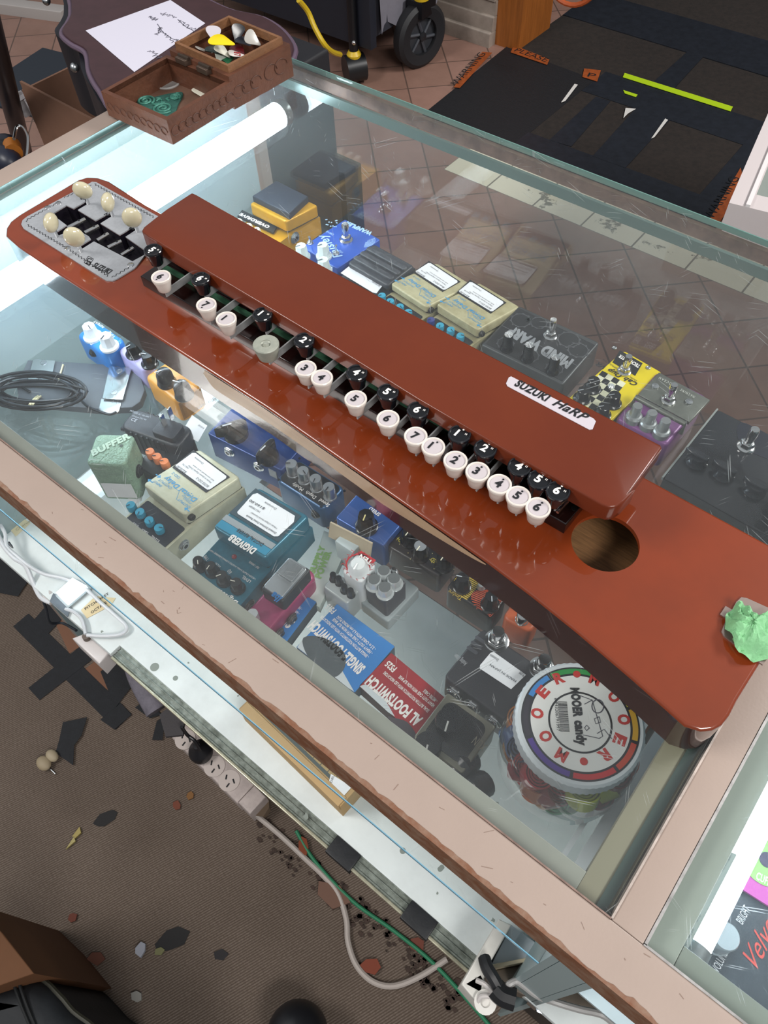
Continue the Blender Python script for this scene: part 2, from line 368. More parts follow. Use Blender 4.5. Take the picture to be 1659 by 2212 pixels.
# door mats and tapes beyond the counter ---------------------------------------------------------
def rug(name, pts, z0, z1, m, label, cat, group=None, px=True, z=0.0):
    p = [at(a, b, z) for a, b in pts] if px else pts
    cx = sum(q[0] for q in p) / len(p); cy = sum(q[1] for q in p) / len(p)
    mb = MB(); mb.prism([(x - cx, y - cy) for x, y in p], 0, z1 - z0)
    return solo(name, mb, m, label, cat, group, loc=(cx, cy, z0))
TAPE = M('#17191e', 0.5, noise=0.4, ns=18, bump=0.25, bs=90); TAPE2 = M('#1f232b', 0.42, noise=0.3, ns=30, bump=0.3, bs=60)
rug('door_mat', [(-1.66, 1.93), (-0.2, 1.93), (-0.2, 4.5), (-1.66, 4.5)][0:0] or [(-1.55, 2.062), (-0.50, 2.062), (-0.50, 4.3), (-1.55, 4.3)], 0.0005, 0.006, M('#231b17', 0.95, noise=0.5, ns=60, bump=0.5), 'dark brown worn entrance mat patched with black tape beyond the counter', 'mat', px=False)
strips = [
 ([(-1.55, 2.062), (-1.20, 2.062), (-1.20, 2.62), (-1.58, 2.64)], 'wide black ribbed rubber sheet beside the wagon wheel'),
 ([(-1.20, 2.062), (-0.60, 2.062), (-0.60, 2.20), (-1.20, 2.20)], 'black tape strip along the near edge of the entrance mat'),
 ([(-1.20, 2.52), (-0.60, 2.53), (-0.60, 2.70), (-1.20, 2.69)], 'black tape strip beside the yellow-green tape line'),
 ([(-1.12, 2.20), (-1.045, 2.20), (-1.08, 2.52), (-1.14, 2.52)], 'black tape strip between the two nearest bare mat patches'),
 ([(-0.965, 2.20), (-0.845, 2.20), (-0.87, 2.53), (-0.99, 2.53)], 'black tape strip right of the second bare mat patch'),
 ([(-0.60, 2.062), (-0.525, 2.062), (-0.525, 2.75), (-0.62, 2.75)], 'black tape strip by the foot of the white cabinet'),
 ([(-1.55, 2.98), (-0.5, 2.98), (-0.5, 3.22), (-1.55, 3.22)], 'black tape strip across the doorway end of the mat'),
 ([(-1.02, 2.70), (-0.95, 2.70), (-0.97, 2.98), (-1.03, 2.98)], 'short black tape strip leading to the doorway'),
]
for i, (p, lb) in enumerate(strips):
    q = [(x + random.uniform(-.006, .006), y + random.uniform(-.006, .006)) for x, y in p]
    dz = 0.0003 * i
    rug('floor_tape', q, 0.0062, 0.0070 + dz, TAPE2 if i else M('#14151a', 0.6, bump=0.8, bs=40, stretch=(1, 8, 1), noise=0.3, ns=25), lb, 'tape', px=False)
rug('floor_tape', [(1348, 164), (1581, 237), (1576, 247), (1344, 173)], 0.0095, 0.0105, M('#a6c417', 0.5), 'long fluorescent yellow-green tape strip on the mat', 'tape')
rug('floor_tape', [(1345, 201), (1376, 211), (1372, 216), (1348, 208)], 0.0095, 0.0105, M('#a6c417', 0.5), 'short scrap of yellow-green tape below the long one', 'tape')
ORG = M('#9a4a1c', 0.55, noise=0.35, ns=40)
def lettered_tape(pts, txt, p0, p1, h, lb):
    p = [at(a, b, 0.01) for a, b in pts]; cx = sum(q[0] for q in p) / len(p); cy = sum(q[1] for q in p) / len(p)
    t = Thing('warning_tape', lb, 'tape', (cx, cy, 0.0095))
    t.part('tape_strip', MB().prism([(x - cx, y - cy) for x, y in p], 0, 0.001), ORG)
    t.text([(txt, p0, p1, h)], INK, 0.0108)
lettered_tape([(1042, 112), (1063, 114), (993, 190), (980, 188)], 'WARNING', (988, 184), (1050, 116), 0.03, 'orange lettered warning tape at the left edge of the black rubber sheet')
lettered_tape([(1110, 98), (1187, 128), (1182, 140), (1103, 113)], 'PLEASE', (1110, 110), (1178, 134), 0.03, 'orange lettered warning tape below the wooden door post')
lettered_tape([(1600, 362), (1608, 400), (1556, 478), (1530, 478)], 'WARNING', (1540, 474), (1598, 385), 0.03, 'orange lettered warning tape beside the white cabinet')
lettered_tape([(1460, 475), (1525, 500), (1520, 512), (1458, 487)], 'PLEASE', (1466, 484), (1518, 504), 0.02, 'torn orange lettered tape seen through the glass edge')
lettered_tape([(1262, 148), (1298, 152), (1290, 176), (1258, 166)], 'P', (1268, 165), (1285, 168), 0.03, 'small orange and buff tape scrap on the mat above the black strips')
WT = M('#c9c6c2', 0.6)
for p, lb in [([(1240, 188), (1247, 190), (1220, 225), (1211, 228)], 'white torn tape edge beside the first bare mat patch'),
              ([(1350, 240), (1372, 242), (1355, 252), (1345, 262)], 'white torn tape corner above the second bare mat patch'),
              ([(1435, 263), (1441, 266), (1412, 303), (1405, 306)], 'white torn tape edge right of the second bare mat patch')]:
    rug('tape_scrap', p, 0.0105, 0.0112, WT, lb, 'tape')

# ------------------------------------------------------------------ the counter
PINK = M('#9a897f', 0.45, noise=0.08, ns=6, bump=0.05, bs=500)
BROWN = M('#6b4128', 0.6, noise=0.5, ns=90, dark='#8d7a6a')
GREYL = M('#7b7e75', 0.4, noise=0.12, ns=15); WBOARD = M('#cfd6d6', 0.5, noise=0.14, ns=12); WPANEL = M('#8c9da0', 0.35)
ALU = M('#8d948c', 0.4, 0.4, noise=0.8, ns=90, dark='#4d524a')
ct = Thing('display_counter', 'long glass-topped shop display counter with worn pink painted frame', 'counter', (-0.4, 0.44, 0))
def cb(name, x0, x1, y0, y1, z0, z1, m, ch=0.0, label=None, kind=None):
    return ct.part(name, MB().box(x0 + .4, x1 + .4, y0 - .44, y1 - .44, z0, z1, ch), m, label=label)
cb('front_rail', -0.884, 0.70, 0.0885, 0.1178, 0.872, 0.9005, PINK, 0.0008, 'pink painted front rail with chipped edge')
cb('end_rail', -0.884, -0.8545, 0.1180, 0.76, 0.872, 0.9005, PINK, 0.0008, 'pink painted rail at the far left')
cb('divider_rail', 0.0535, 0.0735, 0.1180, 0.76, 0.872, 0.9005, PINK, 0.0008, 'pink painted rail between the two glass tops')
# chipped brown fascia
fa = MB(); n = 420; vs = []; random.seed(3)
x0, x1 = -0.884, 0.70; j = 0
for i in range(n + 1):
    x = x0 + (x1 - x0) * i / n + .4; j = max(-0.0002, min(0.0022, j + random.uniform(-.0011, .0011)))
    if random.random() < 0.05: j = random.uniform(0.0012, 0.0035)
    yb = 0.0885 - .44
    vs += [(x, yb - 0.0008, 0.864), (x, yb - 0.0008, 0.9004), (x, yb + j + 0.0004, 0.9008)]
fs = []
for i in range(n):
    a = i * 3; b = a + 3; fs += [[a, b, b + 1, a + 1], [a + 1, b + 1, b + 2, a + 2]]
fa.add(vs, fs); ct.part('worn_edge', fa, BROWN, label='bare brown wood edge of the front rail')
# scratches and dents on the pink rail
sc = MB(); random.seed(11)
for i in range(36):
    x = random.uniform(-0.45, 0.3); y = random.uniform(0.092, 0.115); a = random.uniform(-0.6, 0.6) if random.random() < .6 else random.uniform(0, 3.1); l = random.uniform(0.001, 0.007)
    sc.ribbon([(x + .4, y - .44), (x + .4 + l * math.cos(a), y - .44 + l * math.sin(a))], random.uniform(0.00015, 0.0004), 0.9006, 0.0001)
ct.part('scratches', sc, M('#7f685c', 0.7)).__setitem__('kind', 'stuff')
GTOP = glass('counter_glass', (0.983, 0.993, 0.991), scratch=0.42, refl=1.0, haze=0.028)
GPANE = glass('pane_glass', (0.975, 0.988, 0.985), refl=1.35)
GSHELF = glass('shelf_glass', (0.975, 0.99, 0.986), scratch=0.10, refl=1.0)
GE = M('#5f8078', 0.15, noise=0.3, ns=30, stretch=(1, 1, 1)); GED = M('#33413d', 0.2)
cb('glass_top', -0.8535, 0.0525, 0.1185, 0.7575, 0.894, 0.9, GTOP)
cb('glass_top', 0.0745, 0.70, 0.1185, 0.7575, 0.894, 0.9, GTOP)
cb('glass_edge', -0.8535, 0.70, 0.7577, 0.7590, 0.8935, 0.9002, M('#62837c', 0.15), label='pale green far edge of the glass top')
cb('glass_edge', -0.8543, -0.8535, 0.1185, 0.7575, 0.8935, 0.9003, M('#62837c', 0.15), label='pale green left edge of the glass top')
cb('bead', -0.8545, 0.053, 0.1178, 0.1188, 0.89, 0.9012, M('#8b7268', 0.6, noise=0.5, ns=80), label='pinkish worn bead between glass and front rail')
cb('bead', 0.0525, 0.0538, 0.1185, 0.757, 0.89, 0.9014, M('#b3a59d', 0.5, noise=0.4, ns=80), label='whitish bead between glass and divider rail')
cb('bead', 0.0735, 0.0752, 0.1185, 0.757, 0.888, 0.9010, M('#b9b6b4', 0.4, 0.6, noise=0.4, ns=80), label='silver bead on the right side of the divider rail')
cb('bead', 0.0735, 0.70, 0.1176, 0.1190, 0.888, 0.9010, M('#b9b6b4', 0.4, 0.6, noise=0.4, ns=80), label='silver bead at the front of the right glass top')
# ledges under the glass
cb('ledge', -0.853, 0.030, 0.119, 0.1335, 0.8765, 0.8915, GREYL, 0.0005, 'grey-green ledge under the front of the glass')
cb('ledge', 0.0300, 0.0515, 0.119, 0.72, 0.8765, 0.8910, M('#75725f', 0.5), 0.0005, 'khaki ledge under the right edge of the glass')
cb('ledge', 0.0435, 0.0495, 0.1195, 0.72, 0.8912, 0.8925, GED, 0, 'dark green rebate beside the divider rail')
cb('ledge', -0.8535, -0.8445, 0.119, 0.757, 0.8765, 0.8925, M('#5d6f6a', 0.3), 0, 'dark green rebate beside the left rail')
cb('ledge', 0.0755, 0.093, 0.119, 0.72, 0.8765, 0.8915, M('#828b82', 0.35), 0.0005, 'pale grey-green ledge left in the right bay')
cb('ledge', 0.0932, 0.70, 0.119, 0.134, 0.8765, 0.8915, M('#747d74', 0.35), 0.0005, 'grey-green ledge at the front of the right bay')
cb('top_track', -0.8535, 0.70, 0.7515, 0.7575, 0.878, 0.8925, M('#8a6f63', 0.35, 0.4, noise=0.4, ns=50), 0, 'brownish metal strip under the far edge of the glass')
cb('top_track', -0.8535, 0.70, 0.7250, 0.7290, 0.880, 0.8925, M('#5a6f6a', 0.25, 0.3), 0, 'grey strip along the top of the far pane')
# panes and panels
cb('back_pane', -0.852, 0.0495, 0.7255, 0.7285, 0.02, 0.880, GPANE)
cb('side_panel', -0.8595, -0.8535, 0.106, 0.724, 0.06, 0.872, WPANEL, label='white panel closing the left end')
cb('side_panel', 0.0470, 0.0530, 0.106, 0.724, 0.06, 0.872, WPANEL, label='pale blue-white panel under the divider')
cb('side_panel', 0.0750, 0.0800, 0.106, 0.724, 0.06, 0.872, WPANEL, label='pale panel at the left of the right bay')
cb('glass_shelf', -0.8530, 0.0465, 0.1060, 0.7245, SH - 0.006, SH - 0.0002, GSHELF)
cb('shelf_edge', -0.8530, 0.0465, 0.1052, 0.1060, SH - 0.006, SH, M('#7fb6d0', 0.1), label='blue-tinted front edge of the glass shelf')
cb('shelf_bracket', 0.030, 0.0465, 0.140, 0.724, SH + 0.002, SH + 0.012, M('#e6eef0', 0.3), label='white angle strip at the right end of the shelf')
cb('shelf_bracket', 0.018, 0.0225, 0.140, 0.724, SH + 0.0005, SH + 0.006, M('#e6eef0', 0.3), label='thin white strip at the right end of the shelf')
LB = 0.45
lb_ = MB(); lb_.prism([(x + .4, y - .44) for x, y in [(-0.577, 0.105), (0.70, 0.105), (0.70, 0.42), (-0.62, 0.42), (-0.62, 0.715), (-0.8535, 0.715), (-0.8535, 0.089), (-0.5785, 0.089), (-0.5785, 0.105), (-0.577, 0.1052)]], LB - 0.016, LB, 0.001)
ct.part('lower_board', lb_, WBOARD, label='white board of the lower shelf with scuffs and stains')
st = MB(); random.seed(5)
for i in range(34):
    px, py = random.uniform(300, 900), 0; y = random.uniform(.095, .30); x = random.uniform(-.7, .1); r = random.uniform(.001, .0045)
    st.prism(smooth_poly([(x + .4 + r * random.uniform(.4, 1.2) * math.cos(a), y - .44 + r * random.uniform(.4, 1.2) * math.sin(a)) for a in [k * PI / 4 for k in range(8)]], 2), LB, LB + .0002)
for cx_, cy_ in [(334, 1441), (379, 1465), (812, 1700), (870, 1838)]:
    x, y = at(cx_, cy_, LB); st.prism(circ(.006 if cx_ == 334 else .0035, 14, x + .4, y - .44), LB, LB + .0003)
ct.part('stains', st, M('#7d857f', 0.6)).__setitem__('kind', 'stuff')
# sliding door track along the lower board
tr = MB()
for yy, h, ww in [(0.0905, .0035, .0012), (0.0975, .0035, .0010), (0.1035, .0040, .0014)]: tr.box(-0.575 + .4, 0.02 + .4, yy - .44, yy + ww - .44, LB - .006, LB - .005 + h)
tr.box(-0.575 + .4, 0.02 + .4, .0865 - .44, .1050 - .44, LB - .008, LB - .004)
ct.part('track_lip', MB().box(-0.575 + .4, 0.02 + .4, .0855 - .44, .0893 - .44, LB - .006, LB - .0012, .001), M('#b9b59f', .3, .5, noise=.4, ns=120, dark='#6d6a58'), label='pale worn lip of the door track')
ct.part('sliding_door_track', tr, ALU, label='worn aluminium sliding door track')
for p in [(736, 1851), (907, 1985)]:
    tp = MB(); x, y = at(*p, LB); tp.box(x - .018 + .4, x + .018 + .4, .0825 - .44, .1045 - .44, LB - .012, LB + .0025, .001)
    ct.part('black_tape', tp, TAPE, label='black tape wrapped round the door track')
cb('plinth', -0.8535, 0.70, 0.140, 0.148, 0.0, LB - .02, M('#3a332e', 0.7), label='dark base board under the counter')
cb('post', -0.884, -0.8600, 0.106, 0.15, 0, 0.872, M('#8e8078', 0.6)); cb('post', 0.0535, 0.0745, 0.106, 0.15, LB, 0.872, WPANEL)
cb('post', -0.884, -0.8600, 0.70, 0.757, 0, 0.872, M('#8e8078', 0.6))
# green cord strip below the track
# lamps
TUBE = M('#e2f3ff', 0.3, emit=19.0)
def tube_lamp(x, y0, y1, z, r, lb):
    t = Thing('fluorescent_tube', lb, 'lamp', (x, (y0 + y1) / 2, z))
    h = (y1 - y0) / 2; t.part('lit_tube', MB().tube([(0, -h + .012, 0), (0, h - .012, 0)], r, 20), TUBE)
    for s in (-1, 1): t.part('end_cap', MB().tube([(0, s * (h - .012), 0), (0, s * h, 0)], r + .0008, 20), M('#8c9496', 0.35, 0.7))
    return t
tube_lamp(-0.768, 0.142, 0.716, 0.852, 0.0165, 'bright fluorescent tube crossing under the tuning end of the string instrument')
tube_lamp(0.1065, 0.137, 0.716, 0.852, 0.0085, 'thin bright fluorescent tube under the right-hand glass')
# ------------------------------------------------------------------ the keyed string instrument
BT = 0.938; LT = 0.983
hx, hy = -0.36, 0.31
LACQ = M('#7d3112', 0.3, noise=0.7, ns=3.0, coat=1.0, dark='#5a2510', spec=0.25)
LACQ2 = M('#642a15', 0.3, noise=0.6, ns=3.5, coat=0.45, dark='#532013', spec=0.2)
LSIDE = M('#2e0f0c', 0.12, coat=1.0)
hp = Thing('keyed_zither', 'red-brown lacquered keyed zither with round white and black number keys on the glass counter', 'musical instrument', (hx, hy, 0.9003))
P = lambda pts, z: hp.poly(pts, z)
px_out = [(12, 508), (13, 492), (22, 478), (42, 463), (168, 388), (188, 382), (212, 383), (236, 391)]
left = P(px_out, BT)
yb = 0.389 - hy; xr = 0.0515 - hx
back = [(-0.64 - hx, yb), (-0.3 - hx, 0.385 - hy), (-0.05 - hx, 0.3825 - hy), (xr - 0.03, 0.382 - hy), (xr - 0.018, 0.3805 - hy), (xr - 0.006, 0.374 - hy), (xr, 0.362 - hy), (xr, 0.34 - hy)]
front = P([(1640, 1437), (1593, 1513), (1577, 1545), (1560, 1566), (1540, 1576), (1515, 1578), (1480, 1567), (1435, 1527), (1371, 1470), (1245, 1363), (1150, 1287), (1051, 1212), (900, 1106), (750, 1001), (577, 880), (469, 811), (300, 702), (110, 580), (40, 532)], BT)
outer = ccw(left + back + front)
shx, shy = at(1307.5, 1172, BT); hole = circ(0.0236, 40, shx - hx, shy - hy)
pk = P([(113, 465), (144, 446), (160, 453), (186, 437), (194, 441), (169, 456), (207, 479), (240, 461), (248, 466), (218, 485), (259, 510), (292, 490), (301, 495), (272, 514), (311, 541), (318, 550), (287, 567), (204, 524), (177, 541), (170, 536), (197, 519), (193, 513), (163, 496), (127, 512), (119, 506), (145, 489)], BT)
z = lambda v: v - 0.9003
b = MB(); m = len(outer); rings = [(off(outer, .002), z(.9003)), (outer, z(.9025))]
for k in range(4):
    a = k / 3 * PI / 2; rings.append((off(outer, .0022 * (1 - math.cos(a))), z(BT) - .0022 + .0022 * math.sin(a)))
vs = []; fs = []
for q, zz in rings: vs += [(x, y, zz) for x, y in q]
b.cur = 1
for r in range(len(rings) - 1):
    ff = [[r * m + i, r * m + (i + 1) % m, (r + 1) * m + (i + 1) % m, (r + 1) * m + i] for i in range(m)]
    if r >= 2:
        fs += ff
    else: b.add(vs, ff)
b.cur = 1; b.add(vs, [list(range(m))[::-1]]); b.cur = 0; b.add(vs, fs)
V, Fs = fill_mesh(rings[-1][0], [hole, pk], z(BT)); b.add(V, Fs)
hp.part('body', b, [LACQ, LSIDE], ang=40)
# sound hole edge and chamber, tuner pocket
q = MB(); q.add([(x, y, z(BT)) for x, y in hole] + [(x, y, z(BT) - .004) for x, y in hole], [[(i + 1) % 40, i, 40 + i, 40 + (i + 1) % 40] for i in range(40)])
hp.part('sound_hole_rim', q, M('#8f3a1a', 0.2, coat=0.5))
q = MB(); cxx, cyy = shx - hx, shy - hy
q.add([(cxx - .07, cyy - .045, z(.9055)), (cxx + .07, cyy - .045, z(.9055)), (cxx + .07, cyy + .05, z(.9055)), (cxx - .07, cyy + .05, z(.9055)), (cxx - .07, cyy - .045, z(BT) - .003), (cxx + .07, cyy - .045, z(BT) - .003), (cxx + .07, cyy + .05, z(BT) - .003), (cxx - .07, cyy + .05, z(BT) - .003)],
      [[0, 1, 2, 3], [0, 4, 5, 1], [1, 5, 6, 2], [2, 6, 7, 3], [3, 7, 4, 0]])
hp.part('sound_chamber', q, M('#8a6440', 0.6, noise=0.4, ns=60, stretch=(1, 12, 1)), label='bare wood inside the sound hole')
q = MB(); n = len(pk); pc = ccw(pk)
q.add([(x, y, z(BT)) for x, y in pc] + [(x, y, z(BT) - .016) for x, y in pc], [[(i + 1) % n, i, n + i, n + (i + 1) % n] for i in range(n)] + [[n + i for i in range(n)]])
hp.part('tuner_pocket', q, M('#15121a', 0.25), label='dark tuner pocket')
# tuning plate
po = P([(47, 487), (50, 478), (60, 470), (193, 399), (200, 395), (209, 396), (350, 474), (318, 548), (296, 577), (291, 582), (253, 605), (243, 609), (230, 608), (52, 496)], BT)
ph = P([(113, 465), (144, 446), (160, 453), (186, 437), (194, 441), (169, 456), (207, 479), (240, 461), (248, 466), (218, 485), (259, 510), (292, 490), (301, 495), (272, 514), (311, 541), (318, 550), (287, 567), (204, 524), (177, 541), (170, 536), (197, 519), (193, 513), (163, 496), (127, 512), (119, 506), (145, 489)], BT)
METAL = M('#9ea1a6', 0.32, 0.15, noise=0.12, ns=300)
tpm = MB(); plate(tpm, po, [ph], z(BT) + .0002, z(BT) + .0014); tpl = hp.part('tuning_plate', tpm, METAL)
# chain border
bd = MB()
for seg in [[(60, 482), (60, 477), (125, 441)], [(140, 430), (199, 401)], [(205, 400), (335, 473)], [(60, 488), (150, 541), (236, 600)], [(243, 602), (287, 576)]]:
    pts = [Vector(p) for p in hp.poly(seg, BT)]; L_ = []
    for a_, b_ in zip(pts[:-1], pts[1:]):
        n_ = max(2, int((b_ - a_).length / .0009)); d_ = (b_ - a_).normalized(); nn = Vector((-d_.y, d_.x))
        for k in range(n_): L_.append(a_.lerp(b_, k / n_) + nn * (.0011 * math.sin(k * 1.25)))
    bd.ribbon(L_, .0007, z(BT) + .0014, .0001)
hp.part('chain_border', bd, INK, tpl)
for p in [(104, 451), (127, 442), (147, 539), (283, 575)]:
    x, y = hp.L(*p, BT); hp.part('screw', MB().lathe([(0, .0006), (.0024, .0004), (.0030, 0.0), (.0030, -.0006)][::-1], x, y, z(BT) + .002), CHROME, tpl)
hp.text([('SUZUKI', (198, 575), (234, 592), .0064, 0, .04)], INK, BT + .0015, tpl, 'maker_name')
lg = MB(); c = hp.poly([(183, 570), (192, 556), (203, 562), (194, 577)], BT)
for i in range(4): lg.ribbon([c[i], c[(i + 1) % 4]], .0006, z(BT) + .0014, .0001)
c2 = hp.poly([(200, 563), (192, 561), (189, 566), (197, 569), (194, 574), (186, 571)], BT); lg.ribbon(c2, .0016, z(BT) + .0014, .0001)
hp.part('maker_emblem', lg, INK, tpl)
for it_ in [('3', (176, 424), (172, 431), .0062), ('2', (232, 459), (224, 464), .0065), ('1', (283, 489), (278, 494), .006), ('5', (112, 493), (108, 496), .004)]: hp.text([it_], INK, BT + .0015, tpl, 'number')
hp.text([('tan', (248, 436), (236, 427), .005, .3, .02)], INK, BT + .0015, tpl, 'script_mark')
# string posts
for a_, b_ in [((141, 496), (184, 474)), ((183, 504), (213, 489)), ((210, 521), (234, 506)), ((233, 536), (262, 522)), ((262, 553), (288, 537))]:
    p0, p1 = hp.L(*a_, BT - .003), hp.L(*b_, BT - .003)
    s_ = hp.part('string_roller', MB().tube([(*p0, z(BT) - .003), (*p1, z(BT) - .003)], .0024, 12), CHROME)
    d_ = (Vector(p1) - Vector(p0)); c_ = Vector(p0) + d_ * .72
    hp.part('roller_hole', MB().lathe([(.0011, 0), (.0011, .0003)], c_.x, c_.y, z(BT) - .0006, 10), INK, s_)
IV = M('#bdb598', 0.18, noise=0.25, ns=90, dark='#cdc7b2', coat=0.4)
for base, cen, rx, rz_, yaw in [((190, 437), (178, 411), .0112, .0098, 0.55), ((242, 463), (233, 437), .0108, .0100, 2.1), ((297, 497), (285, 470), .0104, .0112, 0.95), ((122, 507), (110, 481), .0108, .0100, 2.05), ((175, 540), (160, 512), .0108, .0112, 0.8)]:
    x0_, y0_ = hp.L(*base, BT + .002); zt = BT + .022; x1_, y1_ = hp.L(*cen, zt)
    pg = hp.part('tuning_peg', MB().tube([(x0_, y0_, z(BT) - .006), (x0_ * .6 + x1_ * .4, y0_ * .6 + y1_ * .4, z(BT) + .008), (x1_, y1_, z(zt) - .004)], .0019, 10), CHROME)
    mx = Matrix.Translation((x1_, y1_, z(zt))) @ Matrix.Rotation(yaw, 4, 'Z')
    hp.part('peg_button', MB().ell((0, 0, 0), rx * .9, .0056, rz_ * .92, 20, 12, mx), IV, pg, label='ivory coloured oval button')
# lid
co = P([(306, 497), (310, 490), (320, 482), (357, 453), (412, 417), (416, 416), (425, 420)], LT)
yl = at(1000, 737, LT)[1] - hy; xe = -0.0713 - hx
lo = ccw(co + [(-.4 - hx, 0.383 - hy), (-.24 - hx, 0.379 - hy), (-.12 - hx, 0.3775 - hy), (xe - .002, 0.377 - hy), (xe, 0.375 - hy), (xe, 0.326 - hy)] + P([(1373, 1056), (1349, 1083), (1331, 1094), (1316, 1095), (1299, 1089)], LT) + [(a - hx, c - hy) for a, c in [(-.100, .3083), (-.16, .3085), (-.233, .310), (-.323, .3145), (-.408, .317), (-.506, .320), (-.540, .3212), (-.549, .3222)]])
# drop the two hand-read front points that break the even curve
lidm = MB(); lidm.prism([p for p in lo], z(LT) - .016, z(LT), .0016, cb=.001)
lid = hp.part('lid', lidm, [LACQ2], label='dark red-brown lacquered cover over the strings')
rail = MB(); rail.box(-0.548 - hx, -0.086 - hx, 0.330 - hy, 0.374 - hy, z(BT) + .0002, z(LT) - .016, .001)
hp.part('lid_support', rail, M('#1a0d0c', 0.4))
kb = MB(); kb.box(-0.545 - hx, -0.0975 - hx, 0.303 - hy, 0.330 - hy, z(BT) + .0002, z(BT) + .0115, .0012)
kblk = hp.part('key_block', kb, M('#170908', 0.2, coat=0.3), label='dark brown glossy key block')
fe = MB(); fe.box(-0.540 - hx, -0.0965 - hx, 0.3215 - hy, 0.3245 - hy, z(BT) + .0116, z(BT) + .0160)
hp.part('felt_strip', fe, M('#1f4a33', 0.9), label='green felt strip')
x, y = hp.L(1240, 1098, BT + .0115); hp.part('screw_hole', MB().lathe([(.0022, 0), (.0022, .0003)], x, y, z(BT) + .0115), M('#050505', 0.5), kblk)
p0, p1 = hp.L(1204, 1107, BT + .02), hp.L(1226, 1083, BT + .02); hp.part('guide_pin', MB().tube([(*p0, z(BT) + .02), (*p1, z(BT) + .02)], .0012, 10), CHROME, kblk)
# keys
CREAM = M('#d8cfc7', 0.22, coat=0.5); CTOP = M('#b5adb0', 0.4); KB = M('#14161b', 0.14, coat=0.6); KBT = M('#0f1115', 0.3); LEV = M('#a2a4a5', 0.38, 0.25, noise=0.3, ns=90)
def cap_mesh(r, h, m0, m1):
    q = MB(); q.cur = 0
    q.lathe([(r * .62, -h), (r * .70, -h + .001), (r * .80, -h * .55), (r * .97, -h * .22), (r, -.0018), (r * .985, -.0005), (r * .93, 0), (r * .84, -.0002), (r * .80, -.0011)], n=30)
    q.cur = 1; q.lathe([(r * .80, -.0011), (0, -.0010)], n=30); return q.mesh('key_cap', [m0, m1])
capW, capB = cap_mesh(.0086, .0145, CREAM, CTOP), cap_mesh(.0084, .0150, KB, KBT)
WZ, BZ = 0.9765, 0.980
whites = [((347, 596), '6', -1), ((445, 656), '7', -1), ((488, 687), '1', 0), ((574, 742), '', 0), ((660, 794), '3', 0), ((695, 814), '4', 0), ((768, 860), '5', 0), ((838, 903), '6', 0), ((898, 940), '7', 0), ((936, 963), '1', 1), ((984, 993), '2', 1), ((1032, 1017), '3', 1), ((1079, 1044), '4', 1), ((1120, 1070), '5', 1), ((1163, 1095), '6', 1)]
blacks = [((330, 538), '5', -1), ((433, 600), '6', -1), ((567, 677), '1', 0), ((657, 733), '2', 0), ((771, 803), '4', 0), ((838, 845), '5', 0), ((903, 884), '6', 0), ((993, 936), '1', 1), ((1049, 967), '2', 1), ((1123, 1006), '4', 1), ((1166, 1034), '5', 1), ((1206, 1059), '6', 1)]
def key(p, s, dot, zt, capm, tm, white):
    x, y = hp.L(*p, zt)
    if s == '':
        cap = hp.part('key', MB().lathe([(.0060, -.015), (.0078, -.0135), (.0104, -.0030), (.0106, -.0008), (.0100, 0), (.0042, 0), (.0042, -.0006), (.0028, -.0016), (.0016, .0008), (0, .0010)], n=28), M('#8f9389', 0.5, 0.2, noise=0.4, ns=160, dark='#b5b4a6'), loc=(x, y, z(zt)), label='bare grey key without its white cap')
    else:
        cap = hp.part('key', capm, None, loc=(x, y, z(zt)), label='round cream key' if white else 'round black key')
    # lever: upright metal strip under the cap going back below the lid
    lv = MB(); ye = (0.345 - hy) - y; zc = -.0145
    lv.box(-.0006 + .0018, .0006 + .0018, -.002, ye, zc - .006, zc + .001)
    lv.box(-.0036, .0024, -.003, .003, zc - .0008, zc + .0008)
    lev = hp.part('lever', lv, LEV, cap)
    if s:
        T2 = MB(); vs, fs, wd = glyphs(s, 0, .04); k = .0088
        # figures stand upright to the player, who sits on the keyboard side
        mx = Matrix.Translation((-.0030, -.0030, -.0008)) @ Matrix.Scale(k, 4)
        T2.add(vs, fs, mx)
        if dot: T2.lathe([(.00075, 0), (.00075, .0001)], 0.0 if dot > 0 else -.0002, .0048 if dot > 0 else -.0048, -.0008, 10)
        if not white:
            for q_ in (.0030, .0040): T2.box(q_, q_ + .0005, .0018, .0034, -.0008, -.0007)
        hp.part('numeral', T2, tm, cap, loc=(0, 0, .0001))
for p, s, d in whites: key(p, s, d, WZ, capW, INK, True)
for p, s, d in blacks: key(p, s, d, BZ, capB, WHITE, False)
# name sticker on the lid
sq = P([(1099, 816), (1104, 814), (1282, 905), (1287, 911), (1280, 928), (1273, 929), (1096, 835), (1093, 829)], LT)
sk = hp.part('name_sticker', MB().prism(sq, z(LT) + .0001, z(LT) + .0005), M('#bab3ba', 0.4), label='white rounded sticker with black lettering')
hp.text([('SUZUKI', (1110, 832), (1180, 868), .0072, .12, .04), ('HaRP', (1192, 874), (1264, 911), .0078, .35, .025)], INK, LT + .0006, sk, 'name')
